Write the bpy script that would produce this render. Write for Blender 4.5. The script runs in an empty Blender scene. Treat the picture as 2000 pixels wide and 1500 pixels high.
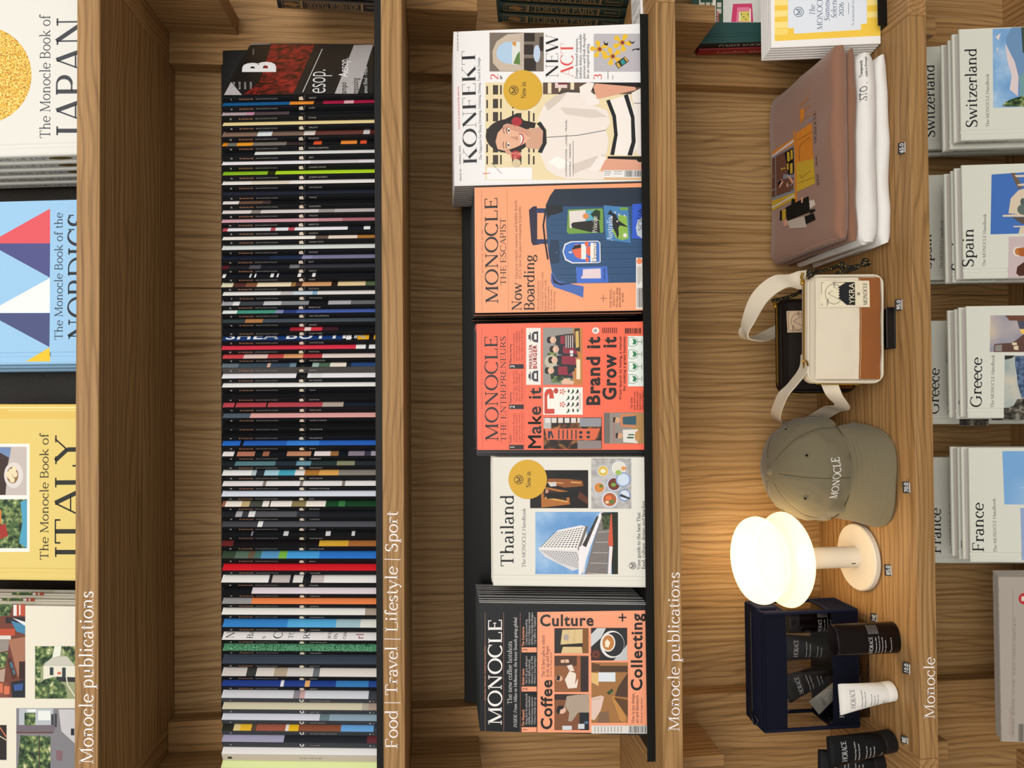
import bpy, bmesh, math, random
from mathutils import Matrix, Vector, noise
random.seed(7)
SC = bpy.context.scene
COL = SC.collection
R = math.radians

# ------------------------------------------------------------------ camera
CAM_Z = 1.525
FPX = 1381.58            # focal length in pixels of the 2000 x 1500 frame
PITCH, YAW, ROLL = R(6.04390328), R(0.96233109), R(-0.29388826)
fwd = Vector((math.sin(YAW)*math.cos(PITCH), math.cos(YAW)*math.cos(PITCH), -math.sin(PITCH)))
rgt = Vector((math.cos(YAW), -math.sin(YAW), 0))
upv = rgt.cross(fwd)
rgt, upv = (math.cos(ROLL)*rgt+math.sin(ROLL)*upv, -math.sin(ROLL)*rgt+math.cos(ROLL)*upv)
cam = bpy.data.cameras.new('camera')
cam_ob = bpy.data.objects.new('camera', cam)
COL.objects.link(cam_ob)
cam.sensor_width = 36
cam.lens = FPX/2000*36
cam.clip_start = 0.05
# the phone was held on its side: the frame's left is the room's up
mw = Matrix.Identity(4)
for i, v in enumerate((-upv, rgt, -fwd)):
    for j in range(3):
        mw[j][i] = v[j]
mw[2][3] = CAM_Z
cam_ob.matrix_world = mw
SC.camera = cam_ob
CAM_POS = Vector((0, 0, CAM_Z))

# ------------------------------------------------------------------ light
SC.view_settings.view_transform = 'Standard'
SC.view_settings.look = 'None'
SC.view_settings.gamma = 1
SC.view_settings.use_curve_mapping = False
SC.view_settings.exposure = -0.13
world = bpy.data.worlds.new('world')
SC.world = world
world.use_nodes = True
world.node_tree.nodes['Background'].inputs[0].default_value = (1.0, 0.97, 0.93, 1)
world.node_tree.nodes['Background'].inputs[1].default_value = 0.72
def area_light(name, loc, target, sx, sy, watts, color):
    l = bpy.data.lights.new(name, 'AREA')
    l.shape = 'RECTANGLE'; l.size = sx; l.size_y = sy; l.energy = watts; l.color = color
    o = bpy.data.objects.new(name, l); COL.objects.link(o)
    o.location = loc
    o.rotation_euler = (Vector(target)-Vector(loc)).to_track_quat('-Z', 'Y').to_euler()
    return o
area_light('ceiling_light', (0.5, -1.7, 3.1), (0.0, 1.3, 1.1), 3.2, 1.4, 62, (1.0, 0.965, 0.91))
area_light('ceiling_light', (0.0, -2.4, 2.7), (0.0, 1.3, 0.8), 3.0, 2.0, 52, (1.0, 0.97, 0.93))

# ------------------------------------------------------------------ maths
def ray(x, y):
    """direction of the sight line through photograph point x, y"""
    return (rgt*((750-y)/FPX) + upv*(-(x-1000)/FPX) + fwd)
def at(x, y, Y):
    d = ray(x, y); t = Y/d.y
    return Vector((d.x*t, Y, d.z*t+CAM_Z))
def atz(x, y, Z):
    d = ray(x, y); t = (Z-CAM_Z)/d.z
    return Vector((d.x*t, d.y*t, Z))
def pj(p):
    q = Vector(p)-CAM_POS
    a, b, c = q.dot(rgt), q.dot(upv), q.dot(fwd)
    return 1000-FPX*b/c, 750-FPX*a/c

# ------------------------------------------------------------------ materials
def lin(h):
    h = h.lstrip('#')
    if len(h) == 3: h = ''.join(c*2 for c in h)
    o = []
    for i in (0, 2, 4):
        c = int(h[i:i+2], 16)/255
        o.append(c/12.92 if c <= .04045 else ((c+.055)/1.055)**2.4)
    return (*o, 1)
MATS = {}
def mat(h, rough=.5, spec=.3, metal=0.0, bump=0, bscale=900, sheen=0):
    """plain coloured surface; bump > 0 gives a woven or grainy relief"""
    k = (h, rough, spec, metal, bump, bscale, sheen)
    if k in MATS: return MATS[k]
    m = bpy.data.materials.new('m_'+h); m.use_nodes = True
    nt = m.node_tree; b = nt.nodes['Principled BSDF']
    b.inputs['Base Color'].default_value = lin(h)
    b.inputs['Roughness'].default_value = rough
    b.inputs['Specular IOR Level'].default_value = spec
    b.inputs['Metallic'].default_value = metal
    if sheen: b.inputs['Sheen Weight'].default_value = sheen
    if bump:
        tc = nt.nodes.new('ShaderNodeTexCoord')
        nz = nt.nodes.new('ShaderNodeTexNoise'); nz.inputs['Scale'].default_value = bscale; nz.inputs['Detail'].default_value = 3
        bp = nt.nodes.new('ShaderNodeBump'); bp.inputs['Strength'].default_value = bump; bp.inputs['Distance'].default_value = .0008
        mx = nt.nodes.new('ShaderNodeMix'); mx.data_type = 'RGBA'; mx.blend_type = 'MULTIPLY'
        mx.inputs[6].default_value = lin(h); rp = nt.nodes.new('ShaderNodeMapRange')
        rp.inputs[3].default_value = .78; rp.inputs[4].default_value = 1.2
        mx.inputs[0].default_value = .6
        nt.links.new(tc.outputs['Object'], nz.inputs['Vector'])
        nt.links.new(nz.outputs['Fac'], rp.inputs[0])
        nt.links.new(rp.outputs[0], mx.inputs[7])
        nt.links.new(mx.outputs[2], b.inputs['Base Color'])
        nt.links.new(nz.outputs['Fac'], bp.inputs['Height'])
        nt.links.new(bp.outputs['Normal'], b.inputs['Normal'])
    MATS[k] = m
    return m
def ramp_mat(name, stops, scale=(1, 1, 1), detail=4, rough=.45, spec=.3, nscale=1, dist=0, bump=0, coord='Object'):
    """noise pushed through a colour ramp: printed photographs, foliage, leather, glitter, painted reflections"""
    k = ('ramp', name)
    if k in MATS: return MATS[k]
    m = bpy.data.materials.new(name); m.use_nodes = True
    nt = m.node_tree; b = nt.nodes['Principled BSDF']
    b.inputs['Roughness'].default_value = rough; b.inputs['Specular IOR Level'].default_value = spec
    tc = nt.nodes.new('ShaderNodeTexCoord'); mp = nt.nodes.new('ShaderNodeMapping')
    mp.inputs['Scale'].default_value = scale
    nz = nt.nodes.new('ShaderNodeTexNoise'); nz.inputs['Scale'].default_value = nscale
    nz.inputs['Detail'].default_value = detail; nz.inputs['Distortion'].default_value = dist
    cr = nt.nodes.new('ShaderNodeValToRGB')
    els = cr.color_ramp.elements
    els[0].position, els[0].color = stops[0][0], lin(stops[0][1])
    els[1].position, els[1].color = stops[-1][0], lin(stops[-1][1])
    for p, c in stops[1:-1]:
        e = els.new(p); e.color = lin(c)
    nt.links.new(tc.outputs[coord], mp.inputs[0]); nt.links.new(mp.outputs[0], nz.inputs['Vector'])
    nt.links.new(nz.outputs['Fac'], cr.inputs[0]); nt.links.new(cr.outputs[0], b.inputs['Base Color'])
    if bump:
        bp = nt.nodes.new('ShaderNodeBump'); bp.inputs['Strength'].default_value = bump; bp.inputs['Distance'].default_value = .001
        nt.links.new(nz.outputs['Fac'], bp.inputs['Height']); nt.links.new(bp.outputs[0], b.inputs['Normal'])
    MATS[k] = m
    return m
def wood(axis, tone='a'):
    """oiled oak; axis = direction of the grain"""
    k = ('wood', axis, tone)
    if k in MATS: return MATS[k]
    m = bpy.data.materials.new('oak_'+axis+tone); m.use_nodes = True
    nt = m.node_tree; L = nt.links.new; N = nt.nodes.new
    b = nt.nodes['Principled BSDF']
    b.inputs['Roughness'].default_value = .52; b.inputs['Specular IOR Level'].default_value = .25
    tc = N('ShaderNodeTexCoord')
    ai = 'xyz'.index(axis)
    def stretched(across, along, detail, dist=0.0, off=0.0, warp=None):
        mp = N('ShaderNodeMapping'); s = [across]*3; s[ai] = along
        mp.inputs['Scale'].default_value = s; mp.inputs['Location'].default_value = (off, off*1.7, off*.6)
        nz = N('ShaderNodeTexNoise'); nz.inputs['Scale'].default_value = 1; nz.inputs['Detail'].default_value = detail
        nz.inputs['Distortion'].default_value = dist
        L(tc.outputs['Object'], mp.inputs[0]); L(mp.outputs[0], nz.inputs['Vector'])
        return nz.outputs['Fac']
    figure = stretched(170, 2.4, 3, .5, 3.1)          # broad growth rings
    fibre = stretched(520, 9, 3, .2, 9.4)             # pores
    patch = stretched(5, 1.6, 2, 0, 5.5)              # colour drift from board to board
    cr = N('ShaderNodeValToRGB'); e = cr.color_ramp.elements
    pal = {'a': ('88663c', '987347', 'a07b4e', 'a98558'), 'b': ('8c6a3f', '9e7b4e', 'a98659', 'b39162'), 'c': ('8b673c', '9a7448', 'a47d51', 'ac8658')}[tone]
    e[0].position, e[0].color = .33, lin(pal[0]); e[1].position, e[1].color = .72, lin(pal[3])
    x = e.new(.405); x.color = lin(pal[1]); x = e.new(.52); x.color = lin(pal[2])
    L(figure, cr.inputs[0])
    cr2 = N('ShaderNodeValToRGB'); e = cr2.color_ramp.elements
    e[0].position, e[0].color = .34, (.76, .72, .68, 1); e[1].position, e[1].color = .5, (1, 1, 1, 1)
    L(fibre, cr2.inputs[0])
    m1 = N('ShaderNodeMix'); m1.data_type = 'RGBA'; m1.blend_type = 'MULTIPLY'; m1.inputs[0].default_value = .75
    L(cr.outputs[0], m1.inputs[6]); L(cr2.outputs[0], m1.inputs[7])
    # growth rings cut along the board: wandering dark lines
    sx = N('ShaderNodeSeparateXYZ'); L(tc.outputs['Object'], sx.inputs[0])
    oth = [i for i in range(3) if i != ai]
    def mth(op, a, b=None):
        n = N('ShaderNodeMath'); n.operation = op
        for i, q in enumerate((a, b)):
            if q is None: continue
            if isinstance(q, (int, float)): n.inputs[i].default_value = q
            else: L(q, n.inputs[i])
        return n.outputs[0]
    wander = stretched(5.5, 1.7, 2, .3, 21.3); wob = stretched(40, 6, 2, 0, 2.7)
    ph = mth('MULTIPLY', mth('ADD', sx.outputs[oth[0]], sx.outputs[oth[1]]), 2*math.pi/.0125)
    ph = mth('ADD', mth('ADD', ph, mth('MULTIPLY', wander, 62.0)), mth('MULTIPLY', wob, 6.5))
    rings = mth('ADD', mth('MULTIPLY', mth('SINE', ph), .5), .5)
    cr3 = N('ShaderNodeValToRGB'); e = cr3.color_ramp.elements
    e[0].position, e[0].color = .0, (.66, .62, .57, 1); e[1].position, e[1].color = .55, (1, 1, 1, 1)
    x = e.new(.2); x.color = (.87, .85, .82, 1)
    L(rings, cr3.inputs[0])
    m3 = N('ShaderNodeMix'); m3.data_type = 'RGBA'; m3.blend_type = 'MULTIPLY'; m3.inputs[0].default_value = .8
    L(m1.outputs[2], m3.inputs[6]); L(cr3.outputs[0], m3.inputs[7]); m1 = m3
    mr = N('ShaderNodeMapRange'); mr.inputs[3].default_value = .78; mr.inputs[4].default_value = 1.2
    L(patch, mr.inputs[0])
    m2 = N('ShaderNodeMix'); m2.data_type = 'RGBA'; m2.blend_type = 'MULTIPLY'; m2.inputs[0].default_value = .7
    L(m1.outputs[2], m2.inputs[6]); L(mr.outputs[0], m2.inputs[7])
    L(m2.outputs[2], b.inputs['Base Color'])
    bp = N('ShaderNodeBump'); bp.inputs['Strength'].default_value = .25; bp.inputs['Distance'].default_value = .0006
    L(fibre, bp.inputs['Height']); L(bp.outputs[0], b.inputs['Normal'])
    MATS[k] = m
    return m
def pages_mat(h='e9e6df', dark='a9a59c', axis='y', freq=900):
    k = ('pages', h, dark, axis, freq)
    if k in MATS: return MATS[k]
    m = bpy.data.materials.new('pages'); m.use_nodes = True
    nt = m.node_tree; b = nt.nodes['Principled BSDF']; b.inputs['Roughness'].default_value = .8
    tc = nt.nodes.new('ShaderNodeTexCoord'); mp = nt.nodes.new('ShaderNodeMapping')
    s = [3, 3, 3]; s['xyz'.index(axis)] = freq; mp.inputs['Scale'].default_value = s
    nz = nt.nodes.new('ShaderNodeTexNoise'); nz.inputs['Scale'].default_value = 1
    cr = nt.nodes.new('ShaderNodeValToRGB'); e = cr.color_ramp.elements
    e[0].position, e[0].color = .36, lin(dark); e[1].position, e[1].color = .5, lin(h)
    nt.links.new(tc.outputs['Object'], mp.inputs[0]); nt.links.new(mp.outputs[0], nz.inputs['Vector'])
    nt.links.new(nz.outputs['Fac'], cr.inputs[0]); nt.links.new(cr.outputs[0], b.inputs['Base Color'])
    MATS[k] = m
    return m
def clear_mat():
    k = 'clear'
    if k in MATS: return MATS[k]
    m = bpy.data.materials.new('clear_plastic'); m.use_nodes = True
    nt = m.node_tree; N = nt.nodes.new
    for n in list(nt.nodes):
        if n.type != 'OUTPUT_MATERIAL': nt.nodes.remove(n)
    out = nt.nodes['Material Output']
    t = N('ShaderNodeBsdfTransparent'); t.inputs[0].default_value = (.90, .90, .91, 1)
    g = N('ShaderNodeBsdfGlossy'); g.inputs['Roughness'].default_value = .08
    tc = N('ShaderNodeTexCoord'); nz = N('ShaderNodeTexNoise'); nz.inputs['Scale'].default_value = 28; nz.inputs['Distortion'].default_value = 1.2
    bp = N('ShaderNodeBump'); bp.inputs['Strength'].default_value = .5; bp.inputs['Distance'].default_value = .004
    nt.links.new(tc.outputs['Object'], nz.inputs['Vector']); nt.links.new(nz.outputs['Fac'], bp.inputs['Height'])
    nt.links.new(bp.outputs[0], g.inputs['Normal'])
    fr = N('ShaderNodeFresnel'); fr.inputs[0].default_value = 1.5
    nt.links.new(bp.outputs[0], fr.inputs['Normal'])
    mx = N('ShaderNodeMixShader')
    nt.links.new(fr.outputs[0], mx.inputs[0]); nt.links.new(t.outputs[0], mx.inputs[1]); nt.links.new(g.outputs[0], mx.inputs[2])
    nt.links.new(mx.outputs[0], out.inputs[0])
    MATS[k] = m
    return m

# ------------------------------------------------------------------ mesh building
class MB:
    def __init__(s): s.V = []; s.F = []; s.I = []; s.M = []
    def mi(s, m):
        if m not in s.M: s.M.append(m)
        return s.M.index(m)
    def add(s, vs, fs, m, T=None):
        o = len(s.V); i = s.mi(m)
        s.V += [tuple(T @ Vector(v)) if T else tuple(v) for v in vs]
        for f in fs: s.F.append([k+o for k in f]); s.I.append(i)
    def face(s, pts, m, T=None): s.add(pts, [range(len(pts))], m, T)
    def box(s, x0, x1, y0, y1, z0, z1, m, T=None):
        v = [(x, y, z) for z in (z0, z1) for y in (y0, y1) for x in (x0, x1)]
        s.add(v, [(0, 2, 3, 1), (4, 5, 7, 6), (0, 1, 5, 4), (2, 6, 7, 3), (0, 4, 6, 2), (1, 3, 7, 5)], m, T)
    def cbox(s, x0, x1, y0, y1, z0, z1, m, r=.002, seg=2, T=None):
        bm = bmesh.new()
        bmesh.ops.create_cube(bm, size=1)
        for v in bm.verts:
            v.co = Vector(((x0+x1)/2+v.co.x*(x1-x0), (y0+y1)/2+v.co.y*(y1-y0), (z0+z1)/2+v.co.z*(z1-z0)))
        bmesh.ops.bevel(bm, geom=bm.edges[:], offset=r, segments=seg, affect='EDGES', profile=.5)
        bm.verts.index_update()
        s.add([v.co for v in bm.verts], [[v.index for v in f.verts] for f in bm.faces], m, T)
        bm.free()
    def prism(s, pts, a, b, m, ax='z', T=None):
        """polygon extruded along an axis"""
        def P(u, v, w): return {'z': (u, v, w), 'y': (u, w, v), 'x': (w, u, v)}[ax]
        n = len(pts)
        vs = [P(u, v, a) for u, v in pts]+[P(u, v, b) for u, v in pts]
        fs = [(i, (i+1) % n, n+(i+1) % n, n+i) for i in range(n)]+[tuple(range(n))[::-1], tuple(range(n, 2*n))]
        s.add(vs, fs, m, T)
    def loft(s, rings, m, cap0=True, cap1=True, T=None, closed=True):
        n = len(rings[0]); vs = [p for r in rings for p in r]; fs = []
        for k in range(len(rings)-1):
            for i in range(n if closed else n-1):
                j = (i+1) % n
                fs.append((k*n+i, k*n+j, (k+1)*n+j, (k+1)*n+i))
        if cap0: fs.append(tuple(range(n))[::-1])
        if cap1: fs.append(tuple(range((len(rings)-1)*n, len(rings)*n)))
        s.add(vs, fs, m, T)
    def lathe(s, prof, m, n=40, T=None, sx=1, sy=1):
        s.loft([[(r*sx*math.cos(2*math.pi*i/n), r*sy*math.sin(2*math.pi*i/n), z) for i in range(n)] for r, z in prof], m, T=T)
    def tube(s, path, r, m, n=10, T=None, flat=None):
        """round tube, or a flat strap when flat = (half width vector list)"""
        path = [Vector(p) for p in path]; rings = []
        up = Vector((.13, .21, .97)).normalized()
        for i, p in enumerate(path):
            d = (path[min(i+1, len(path)-1)]-path[max(i-1, 0)]).normalized()
            a = d.cross(up).normalized(); b = a.cross(d)
            rr = r[i] if isinstance(r, (list, tuple)) else r
            rings.append([p+(a*math.cos(2*math.pi*k/n)+b*math.sin(2*math.pi*k/n))*rr for k in range(n)])
        s.loft(rings, m, T=T)
    def build(s, name, parent=None, smooth=None, matrix=None):
        me = bpy.data.meshes.new(name)
        if parent and parent.name in SLID: s.V = [tuple(SLID[parent.name] @ Vector(v)) for v in s.V]
        me.from_pydata(s.V, [], s.F)
        for m in s.M: me.materials.append(m)
        me.polygons.foreach_set('material_index', s.I)
        if smooth:
            me.shade_smooth(); me.set_sharp_from_angle(angle=R(smooth))
        me.update()
        o = bpy.data.objects.new(name, me); COL.objects.link(o)
        if parent: o.parent = parent
        if matrix: o.matrix_basis = matrix
        return o
def spline(pts, n=8):
    """Catmull-Rom through the points"""
    P = [Vector(p) for p in pts]; P = [2*P[0]-P[1]]+P+[2*P[-1]-P[-2]]; o = []
    for i in range(1, len(P)-2):
        for k in range(n):
            t = k/n; a, b, c, d = P[i-1:i+3]
            o.append(.5*((2*b)+(c-a)*t+(2*a-5*b+4*c-d)*t*t+(3*b-a-3*c+d)*t**3))
    o.append(P[-2]); return o
SLID = {}
def upright(name, M):
    """the rigid part of a pose; what is left over (the slid leaves) goes into the meshes"""
    if abs(M.col[2].xyz.dot(M.col[1].xyz)) < 1e-5: return M
    B = M.copy()
    for i, q in enumerate((0, 0, 1)): B[i][2] = q
    SLID[name] = B.inverted() @ M
    return B
def thing(name, label, cat, M=None, group=None):
    o = bpy.data.objects.new(name, None); COL.objects.link(o)
    o.empty_display_size = .02
    if M: o.matrix_basis = upright(o.name, M)
    o['label'] = label; o['category'] = cat
    if group: o['group'] = group
    return o
def tag(o, label, cat, group=None):
    o['label'] = label; o['category'] = cat
    if group: o['group'] = group
    return o
def structure(o): o['kind'] = 'structure'; return o
def dup(root, M, label, group=None):
    r = root.copy(); COL.objects.link(r); r.matrix_basis = upright(r.name, M); r['label'] = label
    if group: r['group'] = group
    for ch in root.children:
        c = ch.copy(); COL.objects.link(c); c.parent = r
        for g in ch.children:
            d = g.copy(); COL.objects.link(d); d.parent = c
    return r
def pose(x, y, z, lean=0, yaw=0):
    """stands at x, y, z, turned by yaw, its leaves slid back by the lean so that the foot stays flat"""
    sh = Matrix.Identity(4); sh[1][2] = math.sin(R(lean)); sh[2][2] = math.cos(R(lean))
    return Matrix.Translation((x, y, z)) @ sh @ Matrix.Rotation(R(yaw), 4, 'Z')
def tilt(x, y, z, lean=0):
    return Matrix.Translation((x, y, z)) @ Matrix.Rotation(-R(lean), 4, 'X')

# ------------------------------------------------------------------ lettering: a serif alphabet drawn with a broad pen
# cap height 700, x-height 455; P = pen line, T = hairline, H = heavy line, A = arc (cx cy rx ry from to), S = serif, D = dot
SERIF = {
'A': "690|T 70 0 340 690|H 345 700 610 0|T 150 235 510 235|S 70 0 170|S 615 0 220",
'B': "610|P 140 0 140 700|T 60 690 310 690|A 310 530 170 160 90 -90|T 140 370 310 370|A 320 190 200 180 90 -90|T 60 10 320 10",
'C': "690|A 375 350 310 358 48 312|T 615 700 615 505",
'D': "750|P 140 0 140 700|T 60 690 330 690|A 330 350 345 340 90 -90|T 60 10 330 10",
'E': "600|P 140 0 140 700|T 60 690 525 690|T 140 365 400 365|T 60 10 545 10|T 520 700 520 550|T 540 0 540 160|T 400 440 400 290",
'F': "570|P 140 0 140 700|T 60 690 520 690|T 140 350 400 350|T 515 700 515 545|T 400 425 400 275|S 140 0 230",
'G': "760|A 375 350 310 358 48 312|P 615 320 615 60|S 615 320 210|T 605 700 605 515",
'H': "790|P 140 0 140 700|P 650 0 650 700|T 140 360 650 360|S 140 0 220|S 140 700 220|S 650 0 220|S 650 700 220",
'I': "330|P 165 0 165 700|S 165 700 230|S 165 0 230",
'J': "370|P 200 700 200 60|A 95 50 105 170 0 -110|S 200 700 230",
'K': "720|P 140 0 140 700|T 140 260 570 690|H 290 410 600 0|S 140 700 220|S 140 0 220|S 570 700 200|S 610 0 200",
'L': "590|P 140 0 140 700|T 60 10 540 10|T 535 0 535 180|S 140 700 230",
'M': "900|T 140 0 155 700|H 155 700 450 30|T 450 30 745 700|P 755 700 760 0|S 130 0 180|S 760 0 210|S 120 695 130|S 790 695 120",
'N': "770|T 140 0 140 700|H 140 700 630 10|T 630 0 630 700|S 140 0 190|S 630 695 190|S 110 695 130",
'O': "790|A 395 350 330 358 0 360",
'P': "600|P 140 0 140 700|T 60 690 320 690|A 320 510 190 180 90 -90|T 140 330 320 330|S 140 0 230",
'Q': "790|A 395 350 330 358 0 360|H 420 40 640 -130",
'R': "660|P 140 0 140 700|T 60 690 320 690|A 320 520 180 170 90 -90|T 140 350 320 350|H 320 350 580 0|S 140 0 220|S 600 0 130",
'S': "540|A 265 525 170 175 40 265|A 265 180 190 180 85 -140|T 430 690 430 530|T 85 10 85 180|H 150 440 370 265",
'T': "650|P 325 0 325 700|T 50 690 600 690|T 55 700 55 540|T 595 700 595 540|S 325 0 240",
'U': "750|P 140 700 140 230|A 375 230 235 230 180 360|T 610 230 610 700|S 140 695 220|S 610 695 190",
'V': "690|H 75 700 355 0|T 355 0 620 700|S 85 695 200|S 620 695 170",
'W': "980|H 75 700 305 0|T 305 0 495 690|H 490 700 715 0|T 715 0 905 700|S 85 695 190|S 905 695 160|S 490 695 120",
'X': "680|H 80 700 580 0|T 580 700 90 0|S 90 695 190|S 580 695 170|S 90 0 170|S 590 0 190",
'Y': "660|H 70 700 330 340|T 590 700 330 340|P 330 340 330 0|S 80 695 190|S 590 695 170|S 330 0 230",
'Z': "610|T 70 690 530 690|H 530 690 70 10|T 70 10 545 10|T 75 700 75 560|T 540 0 540 150",
'a': "450|A 210 320 120 130 0 155|P 330 330 330 70|A 190 120 130 122 70 320|T 225 238 330 275|P 330 70 360 20|T 350 15 430 40",
'b': "540|P 130 0 130 740|A 290 228 180 225 140 -140|T 55 735 130 735",
'c': "455|A 255 228 195 228 50 312|D 370 355 40",
'd': "550|P 415 0 415 740|A 255 228 190 225 40 320|T 340 735 415 735|T 415 10 495 10",
'e': "475|A 250 228 195 228 4 315|T 60 250 440 250",
'f': "325|P 155 0 155 590|A 275 590 120 145 180 60|T 50 450 290 450|S 155 0 210|D 320 680 40",
'g': "505|A 230 300 150 155 0 360|A 240 -75 195 120 0 360|T 130 170 100 110|P 100 110 200 55|P 200 55 360 45|T 350 390 470 440",
'h': "570|P 130 0 130 740|A 280 305 148 148 180 0|P 428 305 428 0|S 130 0 190|S 428 0 190|T 55 735 130 735",
'i': "280|P 140 0 140 455|S 140 0 190|T 60 450 140 450|D 140 640 58",
'j': "280|P 150 455 150 -80|A 60 -80 90 140 0 -100|T 70 450 150 450|D 150 640 58",
'k': "560|P 130 0 130 740|T 130 190 430 450|H 240 280 470 0|S 130 0 190|S 430 450 150|S 480 0 150|T 55 735 130 735",
'l': "280|P 140 0 140 740|S 140 0 190|T 60 735 140 735",
'm': "860|P 130 0 130 455|A 280 305 148 148 180 0|P 428 305 428 0|A 577 305 148 148 180 0|P 725 305 725 0|S 130 0 180|S 428 0 180|S 725 0 180|T 55 450 130 450",
'n': "580|P 130 0 130 455|A 282 305 150 148 180 0|P 432 305 432 0|S 130 0 190|S 432 0 190|T 55 450 130 450",
'o': "520|A 260 228 200 230 0 360",
'p': "545|P 130 -225 130 455|A 290 228 180 228 140 -140|S 130 -220 210|T 55 450 130 450",
'q': "545|P 410 -225 410 455|A 255 228 190 228 40 320|S 410 -220 210",
'r': "400|P 130 0 130 455|A 275 310 145 140 180 60|S 130 0 210|T 55 450 130 450|D 345 400 45",
's': "400|A 200 335 115 118 40 265|A 200 120 130 120 85 -140|T 320 450 320 340|T 75 10 75 120|H 120 280 280 180",
't': "335|P 145 590 145 110|A 245 110 100 108 180 300|T 40 450 290 450",
'u': "570|P 130 455 130 150|A 275 150 145 148 180 360|P 420 455 420 0|T 55 450 130 450|T 345 450 420 450|T 420 10 495 10",
'v': "510|H 60 450 260 0|T 260 0 450 450|S 65 450 160|S 450 450 140",
'w': "750|H 60 450 230 0|T 230 0 370 445|H 365 450 535 0|T 535 0 690 450|S 65 450 150|S 690 450 130",
'x': "510|H 70 450 430 0|T 430 450 70 0|S 75 450 150|S 430 450 130|S 70 0 140|S 440 0 150",
'y': "510|H 60 450 265 0|T 450 450 210 -150|D 150 -180 50|S 65 450 160|S 450 450 140",
'z': "450|T 60 445 390 445|H 385 445 65 10|T 60 10 400 10|T 65 455 65 350|T 395 0 395 110",
'0': "510|A 255 330 185 340 0 360", '1': "400|P 210 0 210 670|S 210 0 240|T 100 610 210 660",
'2': "480|A 235 490 160 180 160 -30|P 370 400 80 15|T 70 20 430 20|T 425 20 425 130",
'3': "480|A 220 500 150 170 150 -90|A 220 170 175 175 90 -150", '4': "510|P 350 0 350 670|T 350 670 50 190|T 50 190 460 190|S 350 0 200",
'5': "480|T 110 660 400 660|T 120 660 105 390|A 220 200 185 205 120 -140", '6': "500|A 255 210 180 210 0 360|A 330 260 260 420 110 185",
'7': "470|T 60 655 430 655|P 425 650 190 0|T 65 670 65 540", '8': "490|A 245 510 140 160 0 360|A 245 175 175 180 0 360",
'9': "500|A 245 460 180 205 0 360|A 170 400 260 410 5 -70",
'.': "230|D 115 45 50", ',': "230|D 115 45 50|P 140 40 80 -110", ':': "240|D 120 45 50|D 120 400 50", "'": "200|P 100 720 90 560",
'-': "320|P 60 235 260 235", '+': "600|T 300 80 300 560|T 60 320 540 320", '/': "400|T 30 -100 370 740", '|': "260|T 130 -170 130 760",
'&': "720|A 290 520 130 160 0 360|H 200 420 600 0|A 270 180 200 180 120 340|T 460 130 600 330", '?': "430|A 200 530 150 160 160 -60|P 250 350 220 200|D 220 45 50",
'*': "330|D 165 260 75", ' ': "260|", '"': "340|P 110 720 110 560|P 220 720 220 560",
}
_gl = {}
def serif_glyph(ch, heavy, thin, seg):
    k = (ch, heavy, thin, seg)
    if k in _gl: return _gl[k]
    d = SERIF.get(ch) or SERIF.get(ch.lower()) or SERIF['.']
    w, *st = d.split('|'); polys = []
    ser = thin*1.05
    def stroke(pts, th):
        n = len(pts)
        L_, R_ = [], []
        for i in range(n):
            a, b = pts[max(i-1, 0)], pts[min(i+1, n-1)]
            dx, dy = b[0]-a[0], b[1]-a[1]; l = math.hypot(dx, dy) or 1
            dx /= l; dy /= l
            t = th if th else thin+(heavy-thin)*abs(dy*.985+dx*.17)**1.2
            L_.append((pts[i][0]-dy*t/2, pts[i][1]+dx*t/2)); R_.append((pts[i][0]+dy*t/2, pts[i][1]-dx*t/2))
        for i in range(n-1):
            polys.append((L_[i], R_[i], R_[i+1], L_[i+1]))
    for s in st:
        if not s: continue
        c, *v = s.split(); v = [float(q) for q in v]
        if c in 'PTH':
            p = [(v[i], v[i+1]) for i in range(0, len(v), 2)]
            stroke(p, {'P': None, 'T': thin, 'H': heavy}[c])
        elif c == 'A':
            n = max(3, int(abs(v[5]-v[4])/360*seg*2))
            stroke([(v[0]+v[2]*math.cos(R(v[4]+(v[5]-v[4])*i/n)), v[1]+v[3]*math.sin(R(v[4]+(v[5]-v[4])*i/n))) for i in range(n+1)], None)
        elif c == 'S':
            y0 = v[1]-ser/2+(ser/2 if v[1] < 100 else -ser/2 if v[1] > 600 else 0)
            polys.append(((v[0]-v[2]/2, y0), (v[0]+v[2]/2, y0), (v[0]+v[2]/2, y0+ser), (v[0]-v[2]/2, y0+ser)))
        elif c == 'D':
            n = 8 if seg > 6 else 5
            r = max(v[2], heavy*.55)
            polys.append([(v[0]+r*math.cos(2*math.pi*i/n), v[1]+r*math.sin(2*math.pi*i/n)) for i in range(n)])
    _gl[k] = (float(w), polys)
    return _gl[k]
_sans = {}
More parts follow.
